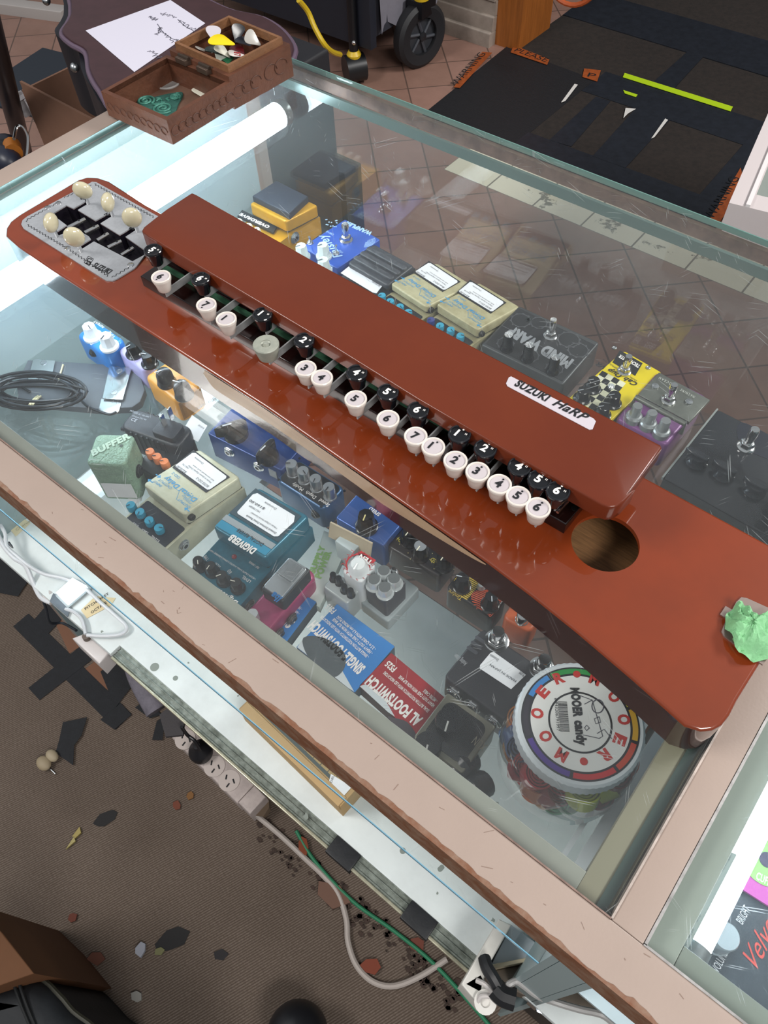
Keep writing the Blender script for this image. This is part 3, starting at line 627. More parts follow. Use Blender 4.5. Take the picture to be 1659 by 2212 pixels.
# tailpiece
tpz = BT + .0014
tl_ = P([(1568, 1338), (1554, 1329), (1566, 1311), (1580, 1319), (1589, 1302), (1600, 1292), (1612, 1294), (1665, 1318), (1690, 1380), (1646, 1438), (1562, 1376), (1557, 1366)], BT)
hp.part('tailpiece', MB().prism(tl_, z(BT) + .0001, z(BT) + .0014), M('#b9a59c', 0.22, 0.8), label='polished metal string tailpiece')
random.seed(21)
hp_t = Thing('masking_tape', 'crumpled light green masking tape stuck over the tailpiece', 'tape', (*at(1625, 1365, BT + .01), BT + .0045))
q = MB(); nx, ny = 26, 20
ol = [hp_t.L(*p, BT + .008) for p in [(1572, 1330), (1590, 1304), (1612, 1302), (1640, 1322), (1675, 1318), (1680, 1400), (1640, 1422), (1600, 1405), (1578, 1362)]]
cx_ = sum(p[0] for p in ol) / 9; cy_ = sum(p[1] for p in ol) / 9
so = smooth_poly(ol, 6); N_ = len(so); vs = []; fs = []
for r in range(9):
    f_ = r / 8
    for i, (x, y) in enumerate(so):
        a = 2 * PI * i / N_; h = .010 * (1 - f_ ** 2) + .0028 * math.sin(3 * a + 5 * f_) * f_ + .0022 * math.sin(7 * a - 9 * f_ * 1.3) * f_ + random.uniform(-.0006, .0006)
        vs.append((cx_ + (x - cx_) * f_ * (1 + .05 * math.sin(9 * a)), cy_ + (y - cy_) * f_, max(-.0025, h)))
for r in range(8):
    for i in range(N_): j = (i + 1) % N_; fs.append([r * N_ + i, r * N_ + j, (r + 1) * N_ + j, (r + 1) * N_ + i])
q.add(vs, fs); hp_t.part('tape_wad', q, M('#7cb884', 0.6, noise=0.15, ns=60, bump=0.3, bs=500), ang=24)
q = MB(); fl_ = [hp_t.L(*p, BT + .008) for p in [(1588, 1372), (1600, 1366), (1632, 1392), (1618, 1404), (1604, 1401)]]
q.prism(fl_, -.002, .0006); hp_t.part('tape_flap', q, M('#68a56c', 0.6, bump=0.3), ang=24)

# pale tan band, tapered at both ends, along the front side
fr_ = [(x - hx, y - hy) for x, y in [at(*p, .930) for p in [(430, 815), (469, 838), (577, 908), (700, 992), (750, 1028), (900, 1136), (1000, 1210), (1060, 1258)]]]
fo = P([(430, 784), (469, 811), (577, 880), (750, 1001), (900, 1106), (1051, 1212)], BT); sp_ = spline([(a, c) for a, c in fo], 8); q = MB(); n_ = len(sp_)
for i, p_ in enumerate(sp_):
    f_ = i / (n_ - 1); wv = .5 + .5 * min(1, 6 * f_, 5 * (1 - f_)) * 1.0; hh = .017 * min(1, 7 * f_ + .05, 3.2 * (1 - f_) + .03)
    q.v += [Vector((p_[0], p_[1] - .0004, z(BT) - .0035)), Vector((p_[0], p_[1] - .0006, z(BT) - .0035 - hh - .0012 * math.sin(9 * f_)))]
for i in range(n_ - 1): q.f.append([2 * i, 2 * i + 1, 2 * i + 3, 2 * i + 2]); q.mi.append(0)
hp.part('pale_side_band', q, M('#a98c70', .35, noise=.3, ns=14, stretch=(1, 1, 14), coat=.4, dark='#8a6d54'), label='pale tan band on the front side')
# ------------------------------------------------------------------ pedal building kit
def frame(name, label, cat, nl, nr, fl, zt, zb=SH, group=None, drop=0.0):
    """near-left, near-right and far-left corners of the top (photo pixels on level zt)"""
    A, B, D = Vector(at(*nl, zt)), Vector(at(*nr, zt)), Vector(at(*fl, zt - drop))
    rz = math.atan2((A - B).y, (A - B).x); w = (A - B).length
    per = Vector((-(A - B).y, (A - B).x)).normalized(); d = abs((A - D).dot(per))
    c = (A + B) / 2 - per * d / 2 * (1 if (A - D).dot(per) > 0 else -1)
    t = Thing(name, label, cat, (c.x, c.y, zb), rz, group); t.w = w; t.d = d; t.h = zt - zb
    if drop: t.slope = (drop / d, d / 2, .0382)
    return t
def knob(t, p, zt, zb, r, style='fluted', body=None, cap=None, line=None, ang=0.5, name='knob', label=None, loc=None, line_m=None):
    x, y = loc if loc else t.L(*p, zt); h = zt - zb; z0 = zb - t.loc.z; body = body or DKNOB
    q = MB()
    if style == 'fluted':
        q.lathe([(r * 1.25, 0), (r * 1.25, h * .12), (r * 1.05, h * .22), (r, h * .3), (r * .92, h * .9), (r * .8, h), (0, h)], n=36, fl=lambda k, hh: 1 - (.05 if (k % 4 < 2 and hh > h * .2 and hh < h * .97) else 0))
    elif style == 'disc':
        q.lathe([(r, 0), (r, h * .8), (r * .92, h), (0, h)], n=28)
    elif style == 'metal':
        q.lathe([(r * 1.08, 0), (r * 1.08, h * .12), (r, h * .16), (r * .96, h * .94), (r * .88, h), (0, h)], n=40, fl=lambda k, hh: 1 - (.03 if (k % 2 and h * .14 < hh < h * .8) else 0))
    elif style == 'stepped':
        q.lathe([(r * 1.35, 0), (r * 1.35, h * .28), (r * 1.15, h * .36), (r * .86, h * .38), (r * .8, h * .94), (r * .72, h), (0, h)], n=28)
    elif style == 'octagon':
        q.lathe([(r * 1.3, 0), (r * 1.3, h * .15), (r * 1.1, h * .25), (r * 1.02, h * .3), (r * .88, h * .96), (r * .8, h), (0, h)], n=8)
        q2 = MB(); q2.lathe([(r * 1.32, 0), (r * 1.32, h * .14), (r * 1.05, h * .2)], n=28); q.add(q2.v, q2.f)
    elif style == 'chicken':
        q.lathe([(r * 1.1, 0), (r * 1.1, h * .35), (r * .9, h * .5), (r * .85, h * .55)], n=24)
        q.prism(smooth_poly([(-r * .95, -r * .35), (r * .9, -r * .3), (r * 1.7, 0), (r * .9, r * .3), (-r * .95, r * .35)], 3), h * .3, h, r * .12, Matrix.Rotation(ang, 4, 'Z'))
    elif style == 'plastic':
        q.lathe([(r * .8, 0), (r * .95, h * .1), (r, h * .5), (r * .98, h * .8), (r * .7, h), (r * .55, h * .9), (0, h * .9)], n=18, fl=lambda k, hh: 1 - (.07 if k % 3 == 0 else 0))
    elif style == 'dome':
        q.lathe([(r * 1.1, 0), (r * 1.15, h * .1), (r, h * .3), (r * .95, h * .7), (r * .75, h * .92), (r * .3, h), (0, h)], n=28)
    k = t.part(name, q, body, loc=(x, y, z0), label=label)
    if cap: t.part('cap', MB().lathe([(r * .8, 0), (r * .8, .0005), (0, .0006)], n=28), cap, k, loc=(0, 0, h))
    if line is not None:
        lm = line_m or (WHITE if line is True else M(line, .4)); c, s = math.cos(ang), math.sin(ang)
        t.part('pointer', MB().ribbon([(r * .12 * c, r * .12 * s), (r * .92 * c, r * .92 * s)], max(.0008, r * .13), h + .0006, .0004), lm, k)
    return k
def nut(q, x, y, z0, r, h, mx=None): q.prism(circ(r, 6, x, y), z0, z0 + h, h * .25, mx)
def footswitch(t, p, zt, zb, r=.0052, m=None):
    x, y = t.L(*p, zt); z0 = zb - t.loc.z; h = zt - zb; m = m or CHROME
    b = MB(); b.lathe([(r * 1.9, 0), (r * 1.9, h * .06), (r * 1.55, h * .1)], x, y, z0, 28); nut(b, x, y, z0 + h * .08, r * 1.5, h * .22)
    s = t.part('footswitch', b, m)
    t.part('button', MB().lathe([(r * .85, h * .25), (r * .85, h * .55), (r, h * .57), (r, h * .92), (r * .85, h), (0, h)], x, y, z0, 24), m, s)
def side_jack(t, x, y, z, side, r=.0058, m=None):
    """jack on a side wall: side is the outward direction 'x-','x+','y-','y+' in the local frame"""
    R = {'x-': Matrix.Rotation(-PI / 2, 4, 'Y'), 'x+': Matrix.Rotation(PI / 2, 4, 'Y'), 'y+': Matrix.Rotation(-PI / 2, 4, 'X'), 'y-': Matrix.Rotation(PI / 2, 4, 'X')}[side]
    mx = Matrix.Translation((x, y, z)) @ R; q = MB(); q.lathe([(r * 1.15, 0), (r * 1.15, .0008)], mx=mx, n=20); q.prism(circ(r, 6), .0005, .0028, .0006, mx)
    q.lathe([(r * .72, .0028), (r * .72, .004), (r * .45, .004), (r * .42, .0015)], mx=mx, n=20)
    j = t.part('jack', q, m or STEEL); t.part('jack_hole', MB().lathe([(r * .42, .0030), (r * .42, .0034)], mx=mx, n=16), BLACK, j)
def led(t, p, z, r=.0022, m=None):
    x, y = t.L(*p, z); t.part('indicator_lamp', MB().lathe([(r, 0), (r * .9, .0012), (0, .002)], x, y, z - t.loc.z, 14), m or M('#5a1218', .2))
def body_box(t, m, name='body', r=.004, ch=.0018, zt=None, label=None):
    return t.part(name, MB().rbox(0, 0, t.w, t.d, 0, (zt - t.loc.z) if zt else t.h, r, ch), m, label=label)
def sticker(t, poly, z, rows=None, m=None, parent=None, name='price_sticker', label=None, ink='#4a4c52'):
    """poly: photo pixel corners; rows: text rows"""
    p = t.poly(poly, z)
    s = t.part(name, MB().prism(p, z - t.loc.z + .0001, z - t.loc.z + .0004), m or STICK, parent, label=label)
    if rows: t.text(rows, M(ink, .5), z + .0006, s if not parent else s)
    return s
def quad(t, nl, nr, fl, fr=None): 
    return [nl, nr, fr or (nr[0] + fl[0] - nl[0], nr[1] + fl[1] - nl[1]), fl]

# ------------------------------------------------------------------ compact pedal with hinged plate
def compact(t, mbody, mdeck, zt, deck=.033, plate_front=None, reach=.048, pad=None, mslot=None):
    """footplate occupies the frame rectangle (w x d); the knob deck reaches further towards +y"""
    w, d, h = t.w, t.d, t.h; y0, y1 = -d / 2, d / 2
    b = MB(); pr = [(y0 - .001, 0), (y1 + reach, 0), (y1 + reach, deck * .82), (y1 + reach - .004, deck), (y1 - .002, deck), (y0 - .001, deck + .004 - (t.slope[0] * d if t.slope else -.006))]
    vs = [(-w / 2, a, c) for a, c in pr] + [(w / 2, a, c) for a, c in pr]; n = len(pr)
    b.add(vs, [list(range(n))[::-1], [n + i for i in range(n)]] + [[(i + 1) % n, i, n + i, n + (i + 1) % n] for i in range(n)][::1])
    body = t.part('body', b, mbody, ang=20)
    # hinged plate
    f = MB(); f.prism(rrect(w, d, .005, 5), deck + .0065, h, .003, cb=.001)
    fp = t.part('treadle', f, mbody)
    sl = MB(); sl.box(-w / 2 + .001, w / 2 - .001, y0 + .001, y1 - .0015, deck + .0054, deck + .0068)
    t.part('seam', sl, mslot or M('#3a3730', .7))
    if mdeck:
        dk = MB(); dk.prism(rrect(w - .006, reach - .008, .002, 3, 0, y1 + reach / 2 - .0005), deck - .001, deck + .0012); t.part('control_panel', dk, mdeck)
    t.part('base_plate', MB().box(-w / 2 + .001, w / 2 - .001, y0, y1 + reach - .001, -.0001, .003), RUBBER)
    return body, fp
DDB = '#b9b694'; DDC = M(DDB, .42, .15, noise=.25, ns=35); CYAN = M('#2f97b5', .35); NAVY = M('#1d2430', .35, noise=.3, ns=150)
BLT = M('#3d93c4', .5)
def delay_pedal(nl, nr, fl, zt, knobs, label, stk, worn, cream, extra=None):
    t = frame('delay_pedal', label, 'effects pedal', nl, nr, fl, zt, drop=.016)
    mb_ = M(cream, .4, .1, noise=worn, ns=70, dark='#8d845f')
    compact(t, mb_, NAVY, zt)
    fr = (nr[0] + fl[0] - nl[0], nr[1] + fl[1] - nl[1])
    def mix(u, v): return (nl[0] + (nr[0] - nl[0]) * u + (fl[0] - nl[0]) * v, nl[1] + (nr[1] - nl[1]) * u + (fl[1] - nl[1]) * v)
    t.part('rubber_pad', MB().prism(t.poly([mix(.10, .50), mix(.90, .50), mix(.93, .93), mix(.07, .93)], zt), t.h, t.h + .0008), M('#17191d', .5))
    s = sticker(t, [mix(.10, .56), mix(.13, .54), mix(.86, .55), mix(.89, .58), mix(.90, .88), mix(.87, .91), mix(.14, .91), mix(.10, .88)], zt + .0008,
                [(stk[0], mix(.83, .62), mix(.55, .62), .0034), ('Made in Japan Digital Delay', mix(.80, .69), mix(.25, .69), .0022), ('full serviced and new', mix(.80, .74), mix(.3, .74), .0020), (stk[1], mix(.34, .585), mix(.13, .585), .0034), ('MS176', mix(.3, .66), mix(.16, .66), .0022), ('Drumattix', mix(.40, .86), mix(.20, .86), .0028)], ink='#3f4046')
    t.text([('Digital Delay', mix(.90, .34), mix(.17, .34), .0066, 0, .02), ('DD-2', mix(.35, .455), mix(.18, .455), .0036), ('INPUT', mix(.27, .17), mix(.09, .17), .0032, 0, .01), ('OUTPUT', mix(.42, .24), mix(.13, .24), .0032, 0, .01),
            ('OUTPUT', mix(.95, .17), mix(.67, .17), .0032, 0, .01), ('STEREO', mix(.85, .255), mix(.66, .255), .0022), ('(MONO)', mix(.90, .225), mix(.72, .225), .0020)], BLT, zt + .0002)
    a = MB()
    for (u, v, s_) in [(.06, .115, 1), (.06, .255, -1), (.95, .10, 1)]:
        c = t.L(*mix(u, v), zt); a.prism([(c[0] - .0034, c[1] - .0006), (c[0] + .001, c[1] - .0006), (c[0] + .001, c[1] - .0028), (c[0] + .0044, c[1]), (c[0] + .001, c[1] + .0028), (c[0] + .001, c[1] + .0006), (c[0] - .0034, c[1] + .0006)] if s_ > 0 else [(c[0] + .0034, c[1] - .0006), (c[0] - .001, c[1] - .0006), (c[0] - .001, c[1] - .0028), (c[0] - .0044, c[1]), (c[0] - .001, c[1] + .0028), (c[0] - .001, c[1] + .0006), (c[0] + .0034, c[1] + .0006)], t.h, t.h + .0002)
    a.ribbon([t.L(*mix(.42, .26), zt), t.L(*mix(.56, .26), zt), t.L(*mix(.66, .12), zt)], .0004, t.h, .0002)
    t.part('arrows', a, BLT)
    zk = SH + .033
    for i, (p, mm) in enumerate(knobs): knob(t, p, zk + .0085, zk, .0052, 'disc', body=mm, line='#15222b', ang=1.2 + .8 * i, label='dark blue knob' if mm is not CYAN else None)
    side_jack(t, -t.w / 2, t.d / 2 + .014, .018, 'x-', .006)
    x, y = -t.w / 2 + .006, t.d / 2 - .005
    t.part('thumb_screw', MB().lathe([(.0042, .0), (.0042, .003), (.003, .0042), (0, .0042)], mx=Matrix.Translation((-t.w / 2 - .0002, t.d / 2 - .006, t.h - .008)) @ Matrix.Rotation(-PI / 2, 4, 'Y')), M('#2c2a28', .5, .5))
    return t
DB = M('#27357a', .3)
d1 = delay_pedal((307, 1045), (398, 1113), (420, 962), .743, [((279, 1085), CYAN), ((299, 1100), CYAN), ((319, 1118), CYAN), ((340, 1134), CYAN)], 'cream digital delay pedal marked $225.00 left of the teal reverb pedal', ('BOSS DD-2', '$225.00'), .30, '#c3c3ab')
d1.text([('MODE', (305, 1090), (297, 1085), .0028), ('E.LEVEL', (345, 1168), (329, 1156), .0030), ('F.BACK', (321, 1150), (308, 1142), .0024), ('D.TIME', (300, 1136), (289, 1128), .0024)], WHITE, SH + .0352, name='panel_lettering')
d2 = delay_pedal((843, 611), (922, 663), (927, 557), .735, [((825, 633), CYAN), ((843, 645), CYAN), ((864, 657), CYAN), ((882, 669), CYAN)], 'cream digital delay pedal behind the instrument lid, left one of the two side by side', ('Boss DD-2', '$259.00'), .45, '#b9b390')
d3 = delay_pedal((942, 656), (1033, 713), (1014, 597), .738, [((931, 686), DB), ((951, 698), CYAN), ((974, 708), CYAN), ((995, 721), CYAN)], 'cream digital delay pedal with one dark blue knob, behind the instrument lid', ('BOSS DD-2', '$249.00'), .6, '#b4ad8a')

# teal reverb pedal ------------------------------------------------------------------
TEAL = M('#2a6d82', .3, .25, noise=.2, ns=200); TEALD = M('#123039', .35, .3)
t = frame('reverb_pedal', 'large teal reverb pedal marked $160.00 with a price sticker on its pad', 'effects pedal', (458, 1138), (572, 1207), (548, 1046), .747, drop=.012)
compact(t, TEAL, None, .747, deck=.035, reach=.050, mslot=TEALD)
nl, nr, fl = (458, 1138), (572, 1207), (548, 1046)
def mixf(nl, nr, fl): return lambda u, v: (nl[0] + (nr[0] - nl[0]) * u + (fl[0] - nl[0]) * v, nl[1] + (nr[1] - nl[1]) * u + (fl[1] - nl[1]) * v)
mx_ = mixf(nl, nr, fl)
t.part('rubber_pad', MB().prism(t.poly([mx_(.05, .36), mx_(.97, .36), mx_(.94, .95), mx_(.08, .95)], .747), t.h, t.h + .0012), M('#2b3f49', .45))
t.part('silver_stripe', MB().prism(t.poly([mx_(.03, .20), mx_(.97, .20), mx_(.97, .31), mx_(.03, .31)], .747), t.h, t.h + .0003), M('#b6bec2', .3, .5))
t.part('blue_stripe', MB().prism(t.poly([mx_(.03, .05), mx_(.97, .05), mx_(.97, .19), mx_(.03, .19)], .747), t.h, t.h + .0003), M('#2b86a6', .35))
t.text([('DIGIVERB', mx_(.80, .07), mx_(.33, .07), .0080, 0, .05), ], WHITE, .7476, name='title')
t.text([('DIGITAL REVERB', mx_(.82, .215), mx_(.34, .215), .0046, 0, .02)], INK, .7476, name='subtitle')
sticker(t, [mx_(.13, .44), mx_(.16, .42), mx_(.85, .41), mx_(.90, .45), mx_(.92, .80), mx_(.86, .90), mx_(.15, .90), mx_(.11, .84)], .7484, [('Digitech DigiVerb Digital Reverb', mx_(.84, .49), mx_(.28, .49), .0026, 0, .02), ('7 Modes of Digital Reverb Goodness!', mx_(.80, .57), mx_(.3, .57), .0022), ('$160.00', mx_(.42, .75), mx_(.14, .75), .0032, 0, .02), ('MS178589', mx_(.40, .66), mx_(.2, .66), .0024), ('Drumattix', mx_(.56, .85), mx_(.34, .85), .0030)])
zd = SH + .0362
for p, st in [((424, 1203), 0), ((451, 1215), 1), ((476, 1235), 2), ((507, 1251), 3)]: knob(t, p, zd + .014, zd, .0062, 'fluted', line='#e9e4d4', ang=2.4 - .7 * st)
t.text([('TYPE', (452, 1208), (445, 1199), .0034), ('DECAY', (477, 1224), (467, 1214), .0034), ('EQ', (501, 1236), (496, 1230), .0034), ('LEVEL', (543, 1255), (526, 1243), .0034), ('OUT 1 (MONO)', (561, 1226), (540, 1212), .0024), ('Digitech', (515, 1300), (470, 1270), .0056, .1, .03), ('1-ROOM 2-PLATE 3-HALL 4-GATED 5-SPRING 6-REVERSE 7-GATE', (553, 1250), (452, 1185), .0020)], WHITE, zd - .0008, name='panel_lettering')
led(t, (506, 1203), zd + .002, .0028, M('#7a1820', .15))
side_jack(t, -t.w / 2, t.d / 2 + .008, .021, 'x-', .0068, M('#8f8a80', .35, .8)); side_jack(t, -t.w / 2, t.d / 2 + .036, .019, 'x-', .0068, M('#8f8a80', .35, .8))

# small ones along the left --------------------------------------------------------
t = frame('blue_delay_pedal', 'bright blue mini pedal with two white faceted knobs', 'effects pedal', (162, 722), (224, 766), (211, 693), .722)
body_box(t, M('#2f86d8', .3, .2), r=.008, ch=.006)
WK = M('#dfe4ea', .3)
knob(t, (190, 703), .742, .722, .0092, 'octagon', body=WK, line='#2b2d33', ang=2.9); knob(t, (226, 724), .742, .722, .0092, 'octagon', body=WK, line='#2b2d33', ang=1.9)
t.text([('DC9V', (203, 742), (190, 731), .0044), ('TIME', (250, 728), (238, 715), .0036), ('REPEAT', (226, 706), (206, 692), .0036)], WHITE, .7224)
side_jack(t, 0, t.d / 2, .022, 'y+', .005, BLACK)
t = frame('lavender_pedal', 'pale lavender mini pedal with two black knobs beside the bright blue one', 'effects pedal', (252, 756), (309, 803), (275, 738), .718)
body_box(t, M('#b5aee0', .35), r=.007, ch=.004)
knob(t, (283, 745), .734, .718, .0085, 'octagon', line='#bfc3cc', ang=1.5); knob(t, (317, 766), .734, .718, .0085, 'octagon', line='#bfc3cc', ang=.5)
led(t, (289, 768), .7185, .0022)
t = frame('orange_delay_pedal', 'amber yellow pedal with two large black knobs and a wood-look side', 'effects pedal', (311, 812), (380, 868), (362, 775), .722)
body_box(t, M('#d8983c', .35), r=.007, ch=.005)
t.part('side_plate', MB().rbox(-t.w / 2 - .0005, 0, .0012, t.d * .9, .004, t.h - .004, .0004), M('#a57437', .5, noise=.4, ns=30, stretch=(1, 6, 1)))
knob(t, (351, 800), .744, .722, .0105, 'dome', line='#c9ccd2', ang=1.2); knob(t, (389, 827), .744, .722, .0105, 'dome', line='#c9ccd2', ang=.4)
led(t, (351, 833), .7225, .0028)
t.text([('californian', (475, 850), (425, 880), .006, .4)], INK, .7226)

t = frame('buffer_pedal', 'pale green textured buffer pedal standing tall beside the plug adaptor', 'effects pedal', (184, 1003), (271, 1006), (196, 936), .748)
body_box(t, M('#8fac95', .4, .3, noise=.2, ns=90, bump=.9, bs=420), r=.007, ch=.003)
t.text([('BUFFER', (200, 985), (283, 945), .0085, .1, .05)], M('#b9d2bd', .5), .7486)
t.text([('handmade', (194, 1000), (262, 1003), .004, .2)], M('#6f8f78', .5), .7486, name='small_lettering')
x, y = t.L(262, 963, .748); t.part('screw', MB().lathe([(.0018, 0), (.0018, .0006)], x, y, t.h, 12), M('#3c4a40', .5))
side_jack(t, t.w / 2 * 1.0, 0, .030, 'x+', .006, BLACK); side_jack(t, -t.w / 2, .004, .030, 'x-', .007, BLACK)
tg = t.part('paper_tag', MB().prism([(-t.w / 2 - .0 + .004, t.d / 2 + .0006), (t.w / 2 - .012, t.d / 2 + .0006), (t.w / 2 - .006, t.d / 2 + .001), (-t.w / 2 + .004, t.d / 2 + .001)], .004, .030), STICK)

# black adaptor plug ---------------------------------------------------------------
t = frame('plug_adaptor', 'black plug-in power adaptor with two flat pins lying on the glass shelf', 'power adaptor', (256, 922), (385, 968), (287, 878), .728)
AD = M('#23262e', .45, bump=.15, bs=700)
b = MB(); b.rbox(0, 0, t.w, t.d, 0, t.h, .010, .004, cb=.002); t.part('housing', b, AD)
rb = MB()
for i in range(7):
    x = t.w / 2 - .018 - i * .0075
    for s in (-1, 1): rb.box(x, x + .0028, s * t.d / 2 - .0012, s * t.d / 2 + .0012, .006, t.h - .002, .0005)
t.part('grip_ribs', rb, M('#17191f', .5))
px0 = t.L(362, 925, .736); pb = MB(); pb.rbox(px0[0], px0[1], .030, .024, t.h - .001, t.h + .0085, .004, .001); pbo = t.part('pin_block', pb, AD)
for p in [(351, 905), (367, 890)]:
    x, y = t.L(*p, .748); t.part('pin', MB().box(x - .0008, x + .0008, y - .0032, y + .0032, t.h + .008, t.h + .026, .0006), CHROME, pbo)
t.text([('Input AC 100-240V', (288, 893), (322, 903), .0024), ('Output DC 9V', (285, 899), (315, 909), .0024), ('CE', (282, 908), (293, 912), .0044, 0, .02), ('MODEL', (280, 889), (298, 894), .0026)], M('#9ca1aa', .5), .7284)
t.part('strain_relief', MB().tube([(t.w / 2 - .002, 0, .018), (t.w / 2 + .006, 0, .018), (t.w / 2 + .016, .001, .016)], lambda u: .0052 - .0022 * u, 10), AD)
# cable bundle
CB = M('#191b20', .35)
random.seed(9)
cbt = Thing('cable_bundle', 'coiled black cable bundle held with a cream rubber band', 'cable', (*at(95, 848, .71), SH + .003))
pts = []
cx0, cy0 = cbt.L(110, 845, .715)
for k in range(0, 9 * 24 + 1):
    a = 2 * PI * k / 24; rr = 1 + .10 * math.sin(a / 9 * 2 + 1) + .07 * math.sin(k * .9 / 9); px = 78 + 92 * rr * math.cos(a) + 8 * math.sin(a / 7); py = 846 + (27 + 10 * math.sin(a / 5)) * rr * math.sin(a) + 5 * math.cos(a / 4)
    zz = .697 + .014 * (1 + math.sin(a / 9 * 3.1)) + .004 * math.sin(a * 1.3); pts.append((*cbt.L(px, py, zz), zz - cbt.loc.z))
cbt.part('coil', MB().tube(pts, .0019, 8), CB)
lead = [(170, 858), (190, 880), (215, 893), (240, 902), (256, 899)]
cbt.part('lead', MB().tube(spline([(*cbt.L(px, py, .70), .012 + .002 * i) for i, (px, py) in enumerate(lead)], 5), .0018, 8), CB)
for dx in (0, 6): cbt.part('rubber_band', MB().tube([(*cbt.L(64 + dx + 7 * math.cos(a), 852 + 27 * math.sin(a), .714), .013 + .016 * math.sin(a * 1 + .4)) for a in [2 * PI * k / 20 for k in range(21)]], .0014, 6), M('#cfc7a2', .6))
cbt.part('tail', MB().tube(spline([(*cbt.L(px, py, .705), .010) for px, py in [(60, 838), (25, 818), (-10, 805), (-60, 795)]], 5), .0016, 8), CB)

# grey plate with two spring clips
t = Thing('clip_plate', 'dark grey oval-ended plate with two shiny steel clips under the cable bundle', 'bracket', (*at(170, 815, .700), SH + .0002))
pp = t.poly([(60, 778), (130, 781), (240, 788), (283, 798), (305, 818), (313, 842), (303, 868), (285, 880), (220, 884), (40, 868), (36, 832)], .695)
t.part('plate', MB().prism(pp, 0, .010, .001), M('#5b6168', .5, noise=.15, ns=50))
for q4, q5 in [([(68, 769), (116, 772), (104, 824), (53, 826)], None), ([(233, 784), (281, 789), (262, 857), (218, 854)], [(217, 856), (260, 866), (255, 884), (248, 890), (215, 888), (211, 880)])]:
    P4 = t.poly(q4, .705); c = t.part('spring_clip', MB().prism(P4, .013, .0145, .0004), M('#c9cdcf', .18, .95))
    for f_ in (.12, .80):
        x = P4[0][0] * (1 - f_) * .5 + P4[1][0] * (1 - f_) * .5 + (P4[2][0] + P4[3][0]) * .5 * f_; y = (P4[0][1] + P4[1][1]) * .5 * (1 - f_) + (P4[2][1] + P4[3][1]) * .5 * f_
        t.part('rivet', MB().lathe([(.0042, .0), (.0040, .0006), (.0022, .0007), (.0020, .0002), (0, .0002)], x, y, .0145, 18), STEEL, c)
    if q5: t.part('clip_tongue', MB().prism(t.poly(q5, .70), .0102, .0115, .0004), M('#dde0e2', .2, .9), c)
t.part('rubber_loop', MB().tube([(*t.L(px, py, .70), zz) for px, py, zz in [(135, 783, .0), (134, 784, .0115), (126, 812, .012), (120, 830, .012)]], .0012, 6), M('#cfc7a2', .6))

# dark pedal with orange knobs
t = frame('orange_knob_pedal', 'small black pedal with three orange knobs between adaptor and cream delay pedal', 'effects pedal', (292, 1002), (350, 1042), (345, 935), .712)
body_box(t, M('#20242a', .35, noise=.3, ns=120), r=.003)
for p in [(323, 974), (338, 985), (354, 996)]: knob(t, p, .722, .712, .0052, 'disc', body=M('#e0824c', .4), line='#1b1d22', ang=.6)
t.text([('DELAY', (415, 955), (396, 940), .0052, 0, .03), ('TIME', (398, 972), (386, 963), .004)], M('#d27a45', .5), .7124, name='orange_lettering')
sticker(t, [(415, 897), (448, 920), (428, 955), (392, 935)], .7125, [('$160.00', (442, 925), (430, 917), .0024)], name='price_card')
t = Thing('price_card', 'white price card lying on the shelf beside the teal-knobbed delay pedal', 'card', (*at(283, 1060, SH), SH + .0003))
t.part('card', MB().prism(t.poly([(262, 1042), (283, 1030), (312, 1052), (306, 1082), (290, 1090), (257, 1060)], SH), 0, .0006), STICK)
# ------------------------------------------------------------------ middle front row
t = frame('blue_modulation_pedal', 'dark blue wide pedal with a large black pointer knob and front jacks', 'effects pedal', (447, 936), (608, 1017), (522, 862), .7250)
DBL = M('#26437f', .28, .3, noise=.2, ns=60)
body_box(t, DBL, r=.003, ch=.002)
knob(t, (503, 915), .7450, .7250, .013, 'chicken', ang=.9, line='#c8ccd4'); knob(t, (575, 962), .7490, .7250, .0105, 'chicken', ang=1.5, line='#c8ccd4')
for u, r_ in ((.22, .0062), (-.18, .0062)): side_jack(t, t.w * u, t.d / 2, .026, 'y+', r_, CHROME)
t.part('dc_socket', MB().box(-t.w * .42, -t.w * .32, t.d / 2 - .001, t.d / 2 + .001, .020, .032), M('#8c8f95', .4))

t = frame('four_knob_pedal', 'dark pedal with four silver knobs labelled Speed and Depth', 'effects pedal', (594, 1036), (698, 1103), (634, 984), .7220)
body_box(t, M('#31557a', .3, .3), r=.007, ch=.004)
t.part('faceplate', MB().prism(rrect(t.w - .006, t.d - .006, .006, 4), t.h, t.h + .0008), M('#1b1e24', .35))
for i, p in enumerate([(629, 1001), (654, 1016), (681, 1033), (710, 1051)]): knob(t, p, .7420, .7230, .0068, 'metal', body=M('#b9bdc2', .28, .9), line='#24262b', ang=[.6, 2.8, 1.9, 1.7][i])
t.text([('Speed', (713, 1090), (693, 1077), .0046), ('Depth', (684, 1073), (664, 1060), .0046), ('Modify', (657, 1056), (635, 1042), .0046)], WHITE, .7230)
for p in [(602, 1036), (694, 1094), (744, 1060), (647, 990)]:
    x, y = t.L(*p, .7230); t.part('screw', MB().lathe([(.0016, 0), (.0014, .0006), (0, .0006)], x, y, t.h + .0008, 12), M('#3a3d44', .3, .8))
side_jack(t, -t.w * .32, t.d / 2, .020, 'y+', .0052, BLACK)

